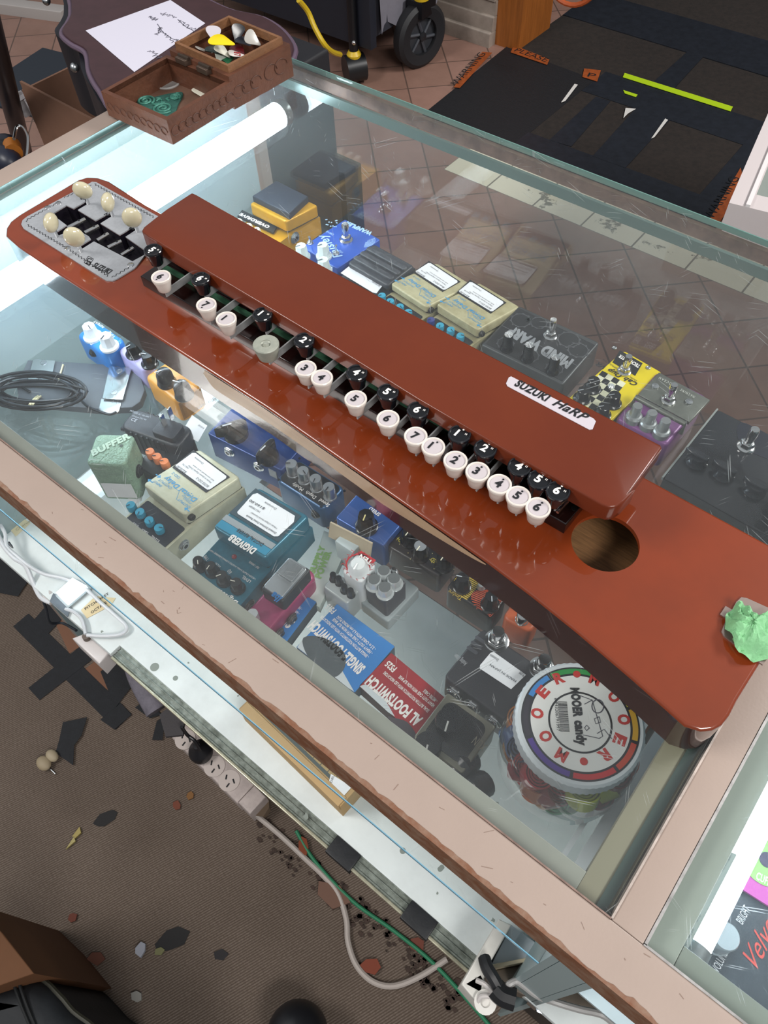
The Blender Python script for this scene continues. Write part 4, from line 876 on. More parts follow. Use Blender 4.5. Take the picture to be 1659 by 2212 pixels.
t = frame('blue_speed_pedal', 'plain blue pedal with one black faceted knob and SPEED lettering', 'effects pedal', (724, 1118), (828, 1180), (772, 1064), .7270)
body_box(t, M('#35599b', .25, .3, noise=.1, ns=50), r=.003, ch=.002)
knob(t, (790, 1111), .7510, .7270, .0092, 'octagon', line='#d6c98c', ang=1.9)
t.text([('SPEED', (823, 1110), (801, 1095), .0044, 0, .02)], WHITE, .7274)
t = Thing('price_tag_holder', 'tan card price tag leaning against the plain blue speed pedal', 'card', (*at(765, 1190, SH + .004), SH))
A = Vector(t.L(712, 1124, .744)); B = Vector(t.L(803, 1170, .744)); n_ = Vector((-(B - A).y, (B - A).x)).normalized() * -.006
vs = [(A.x, A.y, .055), (B.x, B.y, .055), (B.x + n_.x, B.y + n_.y, .036), (A.x + n_.x, A.y + n_.y, .036)]; th = Vector((0, .0018, 0))
t.part('card', MB().add([Vector(v) for v in vs] + [Vector(v) + th for v in vs], [[3, 2, 1, 0], [4, 5, 6, 7], [0, 1, 5, 4], [1, 2, 6, 5], [2, 3, 7, 6], [3, 0, 4, 7]]), M('#b3a58d', .7, noise=.15, ns=30))
Mc = (A + B) / 2; t.part('stand', MB().box(Mc.x - .012, Mc.x + .012, Mc.y - .012, Mc.y + .002, 0, .044, .001), M('#b9c4c6', .2))

t = frame('tremolo_pedal', 'black pedal with yellow DEPTH and SPEED lettering', 'effects pedal', (836, 1180), (948, 1246), (873, 1128), .7200)
body_box(t, M('#1f1f25', .3, noise=.15, ns=90), r=.004, ch=.003)
for p, c_ in [((908, 1179), 1), ((884, 1147), 0), ((960, 1200), 0)]: knob(t, p, .7400, .7200, .0078, 'fluted', cap=M('#cfd2d6', .2, .9) if c_ else None, line='#e6e0c8', ang=1.6)
t.text([('DEPTH', (885, 1175), (862, 1160), .0050, 0, .02), ('SPEED', (957, 1218), (934, 1204), .0050, 0, .02)], M('#cdbd4d', .5), .7204)
dt = MB()
for p in [(908, 1179), (884, 1147), (960, 1200)]:
    x, y = t.L(*p, .7340)
    for k in range(9): a = .6 + k * .62; dt.lathe([(.0005, 0), (.0005, .0002)], x + .0125 * math.cos(a), y + .0125 * math.sin(a), t.h, 6)
t.part('dial_dots', dt, M('#c9bd7a', .5)).__setitem__('kind', 'stuff')

t = frame('flame_pedal', 'small white pedal with red flame artwork and one clear knob', 'effects pedal', (738, 1234), (780, 1260), (767, 1192), .7440)
body_box(t, M('#c9ccce', .3), r=.004, ch=.002)
knob(t, (773, 1216), .7570, .7440, .0092, 'dome', body=M('#d5d9da', .1, spec=.8), line='#f4f4f4', ang=1.7)
RED = M('#b3262d', .4)
x, y = t.L(773, 1219, .7440); rg = MB(); rg.ribbon([(x + .0115 * math.cos(a), y + .0115 * math.sin(a)) for a in [2 * PI * k / 24 for k in range(25)]], .0016, t.h, .0003)
random.seed(4)
for k in range(16):
    a = 2 * PI * k / 16; r0, r1 = .0125, .0150 + random.random() * .0035
    rg.ribbon([(x + r * math.cos(a + .3 * math.sin(5 * j)), y + r * math.sin(a + .3 * math.sin(5 * j))) for j, r in enumerate([r0, (r0 + r1) / 2, r1])], .0006, t.h, .0003)
t.part('flame_artwork', rg, RED)
t.part('red_band', MB().prism(t.poly([(772, 1196), (780, 1190), (812, 1210), (806, 1218)], .7440), t.h, t.h + .0003), RED)
t.text([('TEN', (806, 1213), (780, 1197), .0052, 0, .04)], WHITE, .7446)
t = frame('white_mini_pedal', 'low white mini pedal with four tiny black knobs below the flame pedal', 'effects pedal', (697, 1267), (750, 1305), (722, 1232), .722)
body_box(t, M('#aeb4b5', .3, .2), r=.003, ch=.002)
for p in [(719, 1240), (731, 1248), (743, 1265), (757, 1274)]: knob(t, p, .733, .722, .0036, 'fluted')
t = frame('clear_knob_pedal', 'dark mini pedal with four clear knobs in a diamond', 'effects pedal', (789, 1266), (834, 1302), (822, 1214), .7340)
body_box(t, M('#3b3a40', .35, noise=.2, ns=80), r=.003, ch=.002)
CLR = M('#c3c8c9', .08, .35, spec=.9)
for p in [(829, 1232), (808, 1251), (851, 1249), (831, 1268)]: knob(t, p, .7460, .7340, .0072, 'fluted', body=CLR, cap=M('#7d8284', .2, .5))
footswitch(t, (850, 1228), .7420, .7340, .0024)
t = frame('plastic_stand', 'grey plastic stand under the dark mini pedal with clear knobs', 'stand', (778, 1300), (838, 1345), (850, 1230), .703)
body_box(t, M('#8f989a', .25), r=.003)

t = frame('stripe_pedal', 'black pedal with yellow and orange striped artwork and two faceted knobs', 'effects pedal', (962, 1270), (1062, 1335), (988, 1220), .7210)
body_box(t, M('#17181c', .3), r=.006, ch=.003)
yl_, orr = M('#c2a63a', .45), M('#b5482a', .45)
for nm, mm, x0_, x1_ in (('yellow_stripes', yl_, .05, .47), ('orange_stripes', orr, -.46, .05)):
    sb = MB()
    for k in range(13):
        yy = -t.d * .42 + t.d * .84 * k / 12; bow = math.sqrt(max(0, 1 - ((k - 6) / 7) ** 2))
        sb.ribbon([(t.w * x0_, yy), (t.w * (x0_ + (x1_ - x0_) * .6), yy + .001), (t.w * (x0_ + (x1_ - x0_) * bow), yy + (.003 if mm is orr else 0))], .0011, t.h, .0003)
    t.part(nm, sb, mm).__setitem__('kind', 'stuff')
knob(t, (1000, 1247), .7410, .7210, .0072, 'octagon', line='#bfc5cc', ang=.4); knob(t, (1062, 1287), .7410, .7210, .0072, 'octagon', line='#bfc5cc', ang=2.2)
knob(t, (1040, 1262), .7270, .7210, .004, 'dome', body=CLR)
t.text([('Timbre', (1000, 1290), (972, 1273), .005, .2)], yl_, .7214); t.text([('Distort', (1066, 1326), (1040, 1310), .005, .2), ('Drive', (1052, 1262), (1034, 1252), .0042, .2)], orr, .7214, name='orange_lettering')
t = frame('orange_pedal', 'orange pedal mostly hidden below the instrument edge', 'effects pedal', (1085, 1334), (1146, 1368), (1108, 1290), .724)
body_box(t, M('#b85a35', .4), r=.006, ch=.003); knob(t, (1130, 1328), .736, .724, .006, 'metal', body=CHROME)

# big black pedals at the right front ---------------------------------------------
t = frame('footswitch_unit', 'large black pedal with a white price label and hexagonal jacks on its near side', 'effects pedal', (958, 1462), (1128, 1585), (1036, 1352), .7260)
body_box(t, M('#2b2b30', .35, .2, noise=.12, ns=20), r=.005, ch=.0025)
for k, p in enumerate([.34, .10, -.17]): side_jack(t, t.w * p, t.d / 2, .024, 'y+', .0078, CHROME)
for p in [(1077, 1363), (1177, 1423)]: footswitch(t, p, .7480, .7260, .0062)
sticker(t, [(1037, 1437), (1059, 1411), (1066, 1408), (1136, 1458), (1104, 1489), (1036, 1444)], .7262, [('Drumattix', (1078, 1424), (1060, 1412), .003), ('MADE IN JAPAN', (1116, 1470), (1060, 1434), .0024), ('9.00', (1134, 1458), (1124, 1450), .003)])
gr = MB()
for k in range(3):
    c_ = t.L(1020 + 9 * k, 1405 - 11 * k, .7260); gr.prism(rrect(.012, .0035, .0015, 3, *c_), t.h, t.h + .0012, .0004)
t.part('ribs', gr, M('#54565e', .3, .5))
t.text([('Analog Delay', (1010, 1432), (985, 1412), .005, 0, .01)], SGREY, .7264)

t = frame('multi_effect', 'black glass-topped effects unit with pale gold rim beside the red box', 'effects pedal', (893, 1592), (1000, 1672), (963, 1492), .722)
body_box(t, M('#7d7b6c', .35, .6), r=.003, ch=.0015)
t.part('screen', MB().prism(rrect(t.w - .010, t.d - .010, .008, 4), t.h, t.h + .0008), M('#1b1c1f', .12, noise=.1, ns=40, coat=.5))
for p in [(969, 1555), (925, 1606)]: knob(t, p, .736, .723, .0120, 'disc', body=M('#15161a', .2), line=True, ang=1.9, line_m=M('#b9b9b4', .4))
t.text([('XUN', (1054, 1610), (1030, 1590), .0085)], M('#8a826e', .5), .7232)
t = Thing('wah_pedal', 'black curved rubber pedal end between the gold-rimmed unit and the candy jar', 'pedal', (*at(1015, 1650, SH), SH))
for i, (p, q_) in enumerate([((1015, 1640), (985, 1668)), ((1048, 1690), (1000, 1725))]):
    a, b_ = t.L(*p, .71), t.L(*q_, .71); t.part('rubber_bar', MB().tube([(*a, .022), ((a[0] + b_[0]) / 2, (a[1] + b_[1]) / 2, .028), (*b_, .022)], .012, 14), M('#222429', .25, bump=.3))

# magenta pedal, boxes, paper ------------------------------------------------------
t = frame('chorus_pedal', 'magenta pedal with a silver hinged plate beside the teal reverb pedal', 'effects pedal', (566, 1268), (606, 1294), (622, 1206), .742, drop=.008)
MG = M('#a03864', .35, .2, noise=.15, ns=70)
t.slope = None; w, d = t.w + .009, t.d + .012
b = MB(); b.prism(rrect(w, d + .048, .010, 5, .001, .022), 0, .036, .004, cb=.002); t.part('body', b, MG)
t.part('frame_rim', MB().prism(rrect(t.w + .004, t.d + .002, .003, 3), .030, t.h - .004, .002), M('#23262a', .4))
pl = MB(); pl.prism(rrect(t.w, t.d - .002, .003, 3), t.h - .004, t.h, .001); tr_ = t.part('treadle', pl, M('#b8bdc0', .3, .7))
t.part('ribbed_grip', MB().prism(rrect(t.w * .86, t.d * .45, .002, 3, 0, -t.d * .18), t.h, t.h + .003, .001), M('#9ea3a6', .35, .6, noise=.4, ns=120, stretch=(30, 1, 1)))
t.text([('Iba', (611, 1291), (592, 1278), .0075, .2, .04)], M('#1b6fb0', .4), .7424)
for yy in (.020, .040): side_jack(t, -w / 2 - .002, yy, .020, 'x-', .0062, M('#6f6a68', .35, .8))
knob(t, (545, 1325), .732, .720, .0058, 'disc', body=M('#c9cccc', .25, .5))
def carton(name, label, cat, nl, nr, fl, zt, zb, m_top, m_side, group=None):
    t = frame(name, label, cat, nl, nr, fl, zt, zb, group); mb = MB(); mb.rbox(0, 0, t.w, t.d, 0, t.h, .0008); t.part('carton', mb, m_side)
    t.part('printed_top', MB().prism(rrect(t.w - .0004, t.d - .0004, .0008, 2), t.h, t.h + .0003), m_top); return t
BXB, BXR = M('#2b78bd', .4), M('#9c2029', .4, noise=.2, ns=14); bw = M('#c5cdd0', .45)
def swoosh(t, m=bw):
    t.part('pale_curve', MB().prism(smooth_poly([(t.w * .5, t.d * .5), (t.w * .5, t.d * .05), (t.w * .28, t.d * .10), (0, t.d * .28), (-t.w * .25, t.d * .46), (-t.w * .3, t.d * .5)], 4)[:], t.h + .0003, t.h + .0005), m)
t = carton('footswitch_box', 'blue box lettered SINGLE FOOTSWITCH and FS15 beside the red box', 'box', (640, 1398), (766, 1497), (718, 1297), .705, SH, BXB, M('#3a4a55', .6), 'boxed footswitches in the case')
z7 = .7055
t.text([('SINGLE FOOTSWITCH', (790, 1442), (680, 1340), .0105, 0, .05), ('FS15', (727, 1318), (711, 1304), .0066, 0, .03), ('- SINGLE BUTTON FOOTSWITCH WITH LED INDICATOR', (798, 1418), (696, 1329), .0034, 0, .02), ('- HEAVY DUTY CASE WITH NON SLIP BASE', (806, 1410), (722, 1335), .0034, 0, .02), ('- 3.5 m CABLE WITH 6.3 mm MONO PLUG', (813, 1401), (731, 1330), .0034, 0, .02)], WHITE, z7)
t.part('pictured_switch', MB().prism(smooth_poly(t.poly([(655, 1378), (700, 1378), (742, 1408), (745, 1440), (725, 1462), (700, 1452), (665, 1418)], z7), 4), t.h + .0005, t.h + .0007), M('#4b5357', .5, bump=.4, noise=.2, ns=90))
t.part('pale_curve', MB().prism(t.poly([(642, 1398), (655, 1380), (690, 1400), (740, 1450), (765, 1494), (752, 1486)], z7), t.h + .0003, t.h + .0005), bw)
t = carton('footswitch_box', 'blue box lettered SIN, partly under the magenta pedal', 'box', (541, 1345), (617, 1390), (612, 1260), .702, SH, BXB, M('#3a4a55', .6), 'boxed footswitches in the case')
t.text([('SIN', (638, 1344), (614, 1322), .0105, 0, .05), ('- SINGLE', (648, 1325), (633, 1312), .0034, 0, .02), ('- HEAVY', (654, 1315), (640, 1303), .0034, 0, .02)], WHITE, .7025)
t = carton('footswitch_box', 'red box lettered DUAL FOOTSWITCH and FS25', 'box', (775, 1482), (900, 1592), (838, 1404), .705, SH, BXR, M('#3a2a2c', .6), 'boxed footswitches in the case')
t.text([('AL FOOTSWITCH', (914, 1553), (803, 1459), .0105, 0, .05), ('FS25', (858, 1443), (840, 1427), .0066, 0, .03), ('DUAL BUTTON FOOTSWITCH WITH LED INDICATORS', (928, 1534), (832, 1450), .0034, 0, .02), ('HEAVY DUTY CASE WITH NON SLIP BASE', (940, 1523), (865, 1459), .0034, 0, .02), ('- METRE CABLE', (946, 1513), (918, 1489), .0034, 0, .02)], WHITE, z7)
t.part('pale_curve', MB().prism(t.poly([(777, 1482), (790, 1478), (830, 1508), (853, 1548), (838, 1538)], z7), t.h + .0003, t.h + .0005), bw)
t.part('pictured_switch', MB().prism(smooth_poly(t.poly([(838, 1550), (852, 1551), (880, 1560), (900, 1590), (890, 1600)], z7), 3), t.h + .0003, t.h + .0006), M('#41393f', .5))
t = Thing('green_lettered_box', 'white box with green POWER lettering between the magenta and white pedals', 'box', (*at(695, 1220, .692), SH))
q4 = t.poly([(655, 1290), (700, 1145), (752, 1178), (690, 1312)], .697); t.part('carton', MB().prism(q4, 0, .012, .0005), M('#cdd9d3', .5))
t.text([('POWER', (693, 1250), (716, 1192), .0070, 0, .06), ('SUPPLY', (679, 1240), (703, 1180), .0064, 0, .06)], M('#8fbb6e', .5), .6975)

# ------------------------------------------------------------------ far row
YEL = M('#c99416', .3, .2, noise=.12, ns=90)
t = frame('overdrive_pedal', 'mustard yellow overdrive pedal with a black rubber footpad', 'effects pedal', (538, 439), (618, 479), (592, 398), .742, drop=.010)
body, fp = compact(t, YEL, None, .742, reach=.046)
u = mixf((538, 439), (618, 479), (592, 398))
t.part('rubber_pad', MB().prism(t.poly([u(.04, .12), u(1.02, .12), u(.95, .98), u(.1, .98)], .742), t.h, t.h + .010, .002), M('#2d3440', .5, noise=.2, ns=100))
t.part('title_strip', MB().prism(t.poly([(513, 467), (523, 454), (598, 490), (590, 503)], SH + .037), .0345, .0375), M('#20262b', .4))
t.text([('OVERDRIVE', (584, 489), (521, 460), .0058, 0, .05)], WHITE, SH + .0378, name='title'); t.text([('FX 91', (594, 502), (584, 497), .003, 0, .02)], INK, SH + .0365, name='small_lettering')
for p in [(514, 468), (535, 478), (553, 487)]: knob(t, p, SH + .050, SH + .036, .0058, 'dome', body=M('#d6d2c2', .3), line='#33312a', ang=2.5)
led(t, (572, 467), SH + .0375, .0022)
side_jack(t, -t.w / 2, t.d / 2 - .012, .024, 'x-', .0075, M('#9fa9ab', .3, .8))

t = frame('blue_overdrive_pedal', 'royal blue pedal with white script artwork, white knobs and chrome footswitch', 'effects pedal', (652, 533), (728, 580), (733, 466), .7230)
body_box(t, M('#1f52b4', .3, .1), r=.0025, ch=.0015)
PW = M('#d2dfdf', .2)
for p in [(697, 528), (698, 560), (650, 530)]: knob(t, p, .7430, .7230, .0085, 'octagon', body=PW, line='#3b4450', ang=1.2)
for p, q_ in [((668, 512), (670, 525)), ((726, 530), (726, 548))]:
    x, y = t.L(*q_, .7230); sw = MB(); sw.lathe([(.0048, 0), (.0048, .0008)], x, y, t.h, 20); nut(sw, x, y, t.h + .0006, .004, .0025); s_ = t.part('toggle_switch', sw, STEEL)
    x2, y2 = t.L(*p, .7410); t.part('bat', MB().tube([(x, y, t.h + .002), (x2, y2, t.h + .018)], lambda v: .0010 + .0007 * v, 10), CHROME, s_)
footswitch(t, (745, 483), .7500, .7230, .0050)
LB_ = M('#a9cdf0', .5)
t.text([('WAMPLER', (806, 503), (750, 478), .0078, 0, .06), ('Paisley', (740, 553), (700, 505), .0130, .2, .02), ('the', (742, 546), (735, 540), .004), ('DRIVE', (722, 506), (707, 498), .004), ('TONE', (722, 577), (712, 570), .003)], LB_, .7234)
ar = MB()
for k in range(7):
    c_ = t.L(790, 521, .7230); rr = .003 + k * .0016; ar.ribbon([(c_[0] + rr * math.cos(a), c_[1] + rr * 1.1 * math.sin(a)) for a in [2.2 + j * .22 for j in range(11)]], .0006, t.h, .0003)
for k in range(14):
    c_ = t.L(716 + 12 * math.cos(k), 482 + 8 * math.sin(k * 1.7), .7230); ar.lathe([(.0012, 0), (.0012, .0003)], *c_, t.h, 5)
t.part('paisley_artwork', ar, LB_).__setitem__('kind', 'stuff')

t = frame('black_treadle_pedal', 'dusty black ridged pedal with a white price sticker behind the instrument lid', 'effects pedal', (750, 567), (838, 617), (819, 532), .733)
DUST = M('#2e3138', .45, noise=.35, ns=120, dark='#6b6f75')
compact(t, M('#2b2e35', .4, noise=.3, ns=100, dark='#4c5057'), None, .733, reach=.045)
rg = MB()
for k, f_ in enumerate((.26, .02, -.22)): rg.rbox(0, t.d * f_, t.w - .004, t.d * .16, t.h, t.h + .004, .003, .002)
t.part('ridged_pad', rg, DUST)
sticker(t, [(736, 590), (757, 573), (763, 573), (825, 610), (829, 614), (813, 634), (805, 632)], SH + .041, [('$120.00', (822, 617), (806, 607), .003), ('Drumattix', (772, 585), (760, 578), .003)])

t = frame('filter_pedal', 'wide scuffed dark pedal lettered MIND WARP', 'effects pedal', (1039, 744), (1217, 831), (1118, 658), .7230)
MWB = M('#46484a', .4, .3, noise=.2, ns=20); body_box(t, MWB, r=.004, ch=.0025)
u = mixf((1039, 744), (1217, 831), (1118, 658))
t.part('artwork_panel', MB().prism(t.poly([u(.035, .05), u(.965, .05), u(.965, .95), u(.035, .95)], .7230), t.h, t.h + .0004), M('#1c1d20', .5, noise=.3, ns=60, dark='#2c2d30'))
t.text([('MIND WARP', u(.92, .50), u(.13, .58), .0165, -.15, .07), ('LFO', u(.66, .40), u(.58, .41), .004)], M('#83868a', .45), .7236)
ge = MB(); random.seed(8); GM = M('#4f5155', .5)
for cx_, cy_, rr in [(.15, .75, .012), (.32, .86, .010), (.70, .82, .013), (.86, .72, .012), (.5, .22, .010), (.2, .22, .010), (.8, .2, .010)]:
    c_ = t.L(*u(cx_, cy_), .7230)
    for k in range(10):
        a = 2 * PI * k / 10; ge.prism([(c_[0] + r_ * math.cos(a + da), c_[1] + r_ * math.sin(a + da)) for r_, da in ((rr, -.12), (rr * 1.16, -.09), (rr * 1.16, .09), (rr, .12))], t.h + .0004, t.h + .0006)
    ge.ribbon([(c_[0] + rr * math.cos(a), c_[1] + rr * math.sin(a)) for a in [2 * PI * k / 24 for k in range(25)]], .0010, t.h + .0004, .0002)
ge.ribbon([t.L(*u(.035, .50), .7230), t.L(*u(.965, .44), .7230)], .0009, t.h + .0004, .0003)
t.part('gear_artwork', ge, GM).__setitem__('kind', 'stuff')
for p in [(1099, 723), (1144, 745), (1200, 772)]: knob(t, p, .7470, .7235, .0066, 'fluted', cap=M('#c6c9cc', .2, .9), line='#d4d6d8', ang=2.4)
footswitch(t, (1196, 690), .7510, .7235, .0046)
x, y = t.L(1142, 690, .7240); t.part('lens', MB().lathe([(.0045, 0), (.0040, .0012), (.0028, .0012), (.0024, .0004), (0, .0004)], x, y, t.h, 20), M('#3a3f40', .2, .5))

YL = M('#d2bd0b', .35, noise=.08, ns=40)
t = frame('cabinet_simulator_pedal', 'bright yellow pedal with a black and white checkerboard', 'effects pedal', (1222, 866), (1307, 920), (1325, 744), .7220)
body_box(t, M('#3a3a36', .5), r=.003, zt=.7160); t.part('yellow_top', MB().prism(rrect(t.w, t.d, .005, 5), t.h - .005, t.h, .001), YL)
u = mixf((1222, 866), (1307, 920), (1325, 744))
chk = t.poly([(1301, 801), (1352, 828), (1296, 894), (1245, 866)], .7220); c0, c1, c3 = Vector(chk[0]), Vector(chk[1]), Vector(chk[3])
for col, nm, par in ((M('#15161a', .4), 'black_squares', 0), (M('#cfcfb4', .4), 'cream_squares', 1)):
    q = MB()
    for i in range(4):
        for j in range(7):
            if (i + j) % 2 == par:
                p_ = [c0 + (c1 - c0) * (i + a) / 4 + (c3 - c0) * (j + b_) / 7 for a, b_ in ((0, 0), (1, 0), (1, 1), (0, 1))]; q.prism([tuple(v) for v in p_], t.h, t.h + .0003)
    t.part(nm, q, col).__setitem__('kind', 'stuff')
t.part('black_plate', MB().prism(t.poly([(1339, 757), (1388, 785), (1372, 812), (1323, 783)], .7220), t.h, t.h + .0004), M('#1c1d20', .4))
footswitch(t, (1359, 769), .7480, .7225, .0045)
for p in [(1284, 820), (1262, 842), (1329, 852), (1306, 877)]: knob(t, p, .7380, .7220, .0080, 'octagon', line='#8d9298', ang=1.0)
for p in [(1327, 752), (1400, 795)]:
    x, y = t.L(*p, .7220); t.part('screw', MB().lathe([(.0032, 0), (.0030, .0012), (.0016, .0016), (0, .0010)], x, y, t.h, 18), STEEL)
x, y = t.L(1327, 814, .74); t.part('clear_stud', MB().lathe([(.0042, 0), (.0040, .003), (.0024, .0046), (0, .0046)], x, y, t.h, 18), CLR)
t.text([('Cab Dup VR', (1378, 828), (1292, 782), .0070, .35, .03), ('DUAL CABINET SIMULATOR', (1376, 822), (1303, 775), .0026)], INK, .7224)
t.text([('TECH', (1384, 790), (1366, 779), .0055, 0, .04), ('STR', (1352, 773), (1340, 766), .0055, 0, .04)], WHITE, .7226, name='white_lettering')

PUR = M('#7d4b83', .35, .15, noise=.1, ns=70)
t = frame('purple_reverb_pedal', 'purple pedal with a grey steel guard and three silver knobs', 'effects pedal', (1330, 903), (1441, 963), (1424, 803), .7240)
body_box(t, PUR, r=.006, ch=.004)
u = mixf((1330, 903), (1441, 963), (1424, 803))
GS = M('#7d8079', .35, .7, noise=.2, ns=90)
t.part('steel_guard', MB().prism(t.poly([u(.0, .52), u(1.0, .52), u(1.0, 1.0), u(.0, 1.0)], .7280), t.h - .001, t.h + .0035, .001), GS)
g0, g1 = t.L(*u(.02, .42), .7330), t.L(*u(.98, .42), .7330)
t.part('guard_bar', MB().tube([(g0[0], g0[1] + .004, t.h), (g0[0], g0[1], t.h + .012), (g1[0], g1[1], t.h + .012), (g1[0], g1[1] + .004, t.h)], .0032, 12), GS)
for p in [(1378, 876), (1410, 891), (1439, 908)]: knob(t, p, .7480, .7240, .0072, 'stepped', body=M('#a9adae', .3, .7))
footswitch(t, (1457, 831), .7540, .7280, .0045)
for p in [(1416, 832), (1489, 866)]:
    x, y = t.L(*p, .7300); t.part('slotted_screw', MB().lathe([(.0044, 0), (.0042, .002), (0, .0024)], x, y, t.h + .0035, 18), STEEL)
for p in [(1400, 865), (1427, 880)]:
    x, y = t.L(*p, .7260); t.part('slide_switch', MB().box(x - .003, x + .003, y - .003, y + .003, t.h - .001, t.h + .003), BLACK)
led(t, (1452, 896), .7245, .002)
t.text([('IN A', (1363, 910), (1354, 906), .0034), ('OUT A', (1431, 946), (1417, 940), .0034)], WHITE, .7244); t.text([('O C E A N', (1452, 828), (1426, 814), .0042), ('M A C H I N E', (1502, 856), (1472, 840), .0042)], M('#c2c4bd', .4), .7282, name='engraved_lettering')

t = frame('large_black_pedal', 'very wide dark navy pedal at the right edge with clear-topped pointed knobs', 'effects pedal', (1432, 1032), (1670, 1165), (1536, 876), .7250)
body_box(t, M('#1e2128', .18, .1, noise=.15, ns=14, coat=.4), r=.004, ch=.002)
t.part('navy_patch', MB().prism(smooth_poly(t.poly([(1592, 925), (1612, 915), (1700, 965), (1700, 1000), (1640, 985), (1600, 960)], .7250), 3), t.h, t.h + .0003), M('#0d1226', .3))
footswitch(t, (1632, 927), .7550, .7250, .0053)
PK = M('#23262d', .15, coat=.4)
for p in [(1511, 985), (1570, 1012), (1638, 1048)]:
    x, y = t.L(*p, .7370); k = MB(); k.lathe([(.0115, 0), (.0118, .002), (.0095, .006), (.0088, .012)], x, y, t.h, 26)
    k.prism([(x + a, y + c) for a, c in smooth_poly([(-.010, -.003), (0, -.0048), (.010, -.004), (.016, 0), (.010, .004), (0, .0048), (-.010, .003)], 3)], t.h + .008, t.h + .016, .002)
    t.part('pointer_knob', k, PK)
t.part('edge_strip', MB().box(t.w / 2 - .0005, t.w / 2 + .0015, -t.d / 2, t.d / 2, t.h - .004, t.h + .0004), M('#8d9290', .2))
# ------------------------------------------------------------------ candy jar inside the case
jz = .800; jx, jy = at(1253, 1560, jz)
t = Thing('candy_jar', 'clear round jar with a lettered white screw lid, full of coloured rolls', 'jar', (jx, jy, SH + .0002))
PL = glass('clear_plastic', (.96, .97, .97), refl=1.6)
hl = jz - t.loc.z
prof = [(.030, .001), (.040, .002), (.050, .010), (.0565, .022), (.0575, .055), (.0560, .075), (.0520, .088), (.0475, .094), (.0475, hl - .003)]
q = MB(); q.lathe(prof, n=56); q.f = [f for f in q.f if len(f) < 10 or True]
t.part('jar_body', q, PL, ang=60)
ld = MB(); ld.cur = 0; ld.lathe([(.0500, hl - .017), (.0510, hl - .016), (.0505, hl - .002), (.0488, hl), (.0470, hl), (0, hl - .0004)], n=120, fl=lambda k, h: 1 + (.012 if k % 2 and h < hl - .001 else 0))
lid_ = t.part('lid', ld, M('#c9cfd3', .25, spec=.6), ang=40)
def ring(mb, r0, r1, a0, a1, z_, n=24):
    p = [(r0 * math.cos(a0 + (a1 - a0) * k / n), r0 * math.sin(a0 + (a1 - a0) * k / n)) for k in range(n + 1)] + [(r1 * math.cos(a1 + (a0 - a1) * k / n), r1 * math.sin(a1 + (a0 - a1) * k / n)) for k in range(n + 1)]
    mb.add([(x, y, z_) for x, y in p], [[k, k + 1, 2 * n - k, 2 * n + 1 - k] for k in range(n)])
    for f in range(len(mb.f) - n, len(mb.f)): mb.f[f] = mb.f[f][::-1]
zt_ = hl + .0002
q = MB(); q.prism(circ(.0462, 80), hl - .0001, zt_); t.part('label_disc', q, M('#27292e', .4), lid_)
q = MB(); q.prism(circ(.0388, 80), zt_, zt_ + .0002); t.part('white_ring', q, M('#d9d9d6', .4), lid_)
segs = [('#2c8a45', (700, 190)), ('#3a7fc0', (520, 310)), ('#33303a', (440, 520)), ('#4a2f86', (620, 830)), ('#b5282c', (980, 960)), ('#b9412a', (1180, 850)), ('#c79a2c', (1250, 620)), ('#c9c22e', (1180, 350))]
def ja(p): 
    x, y = t.L(1000 + p[0] * .3014, 1380 + p[1] * .3014, jz); return math.atan2(y, x)
ang_ = [(c_, ja(p)) for c_, p in segs]; ang_.sort(key=lambda v: v[1])
bnds = [(ang_[i][1] + (ang_[(i + 1) % 8][1] - ang_[i][1]) % (2 * PI) / 2) for i in range(8)]
for i, (c_, a_) in enumerate(ang_):
    a0 = bnds[i - 1]; a1 = a0 + (bnds[i] - a0) % (2 * PI); q = MB(); ring(q, .0405, .0448, a0 + .03, a1 - .03, zt_ + .0003); t.part('colour_band', q, M(c_, .4), lid_)
q = MB(); ring(q, .0235, .0250, 0, 2 * PI, zt_ + .0004, 60); t.part('black_ring', q, INK, lid_)
RL = M('#b8322c', .4)
def placed(ch, p, h, wd, m, nm):
    x, y = t.L(1000 + p[0] * .3014, 1380 + p[1] * .3014, jz); a = math.atan2(y, x) - PI / 2; vs, fs, w0 = glyphs(ch, 0, .05)
    mx = Matrix.Translation((x, y, zt_ + .0004)) @ Matrix.Rotation(a, 4, 'Z') @ Matrix.Diagonal((wd / w0, h / .72, 1, 1)) @ Matrix.Translation((-w0 / 2, -.36, 0))
    q = MB(); q.add(vs, fs, mx); t.part(nm, q, m, lid_)
for ch, p in [('M', (705, 835)), ('O', (590, 700)), ('O', (530, 535)), ('E', (570, 380)), ('R', (685, 280)), ('M', (945, 290)), ('O', (1085, 415)), ('O', (1155, 580)), ('E', (1125, 725)), ('R', (1015, 840))]: placed(ch, p, .0090, .0085, RL, 'letter')
for p in [(815, 255), (865, 880)]:
    x, y = t.L(1000 + p[0] * .3014, 1380 + p[1] * .3014, jz); t.part('red_dot', MB().prism(circ(.0030, 20, x, y), zt_ + .0003, zt_ + .0005), RL, lid_)
g = lambda a, b_: (1000 + a * .3014, 1380 + b_ * .3014)
t.text([('MOOER', g(772, 350), g(795, 560), .0068, 0, .06), ('candy', g(800, 585), g(822, 765), .0072, 0, .06)], INK, jz + .0007, lid_, 'title'); t.text([('6 943206791997', g(655, 425), g(672, 660), .0026)], INK, jz + .0007, lid_, 'digits')
bc = MB(); random.seed(2); a_, b_ = Vector(t.L(*g(712, 452), jz)), Vector(t.L(*g(730, 668), jz)); d_ = b_ - a_; n_ = Vector((d_.y, -d_.x)).normalized(); k = 0
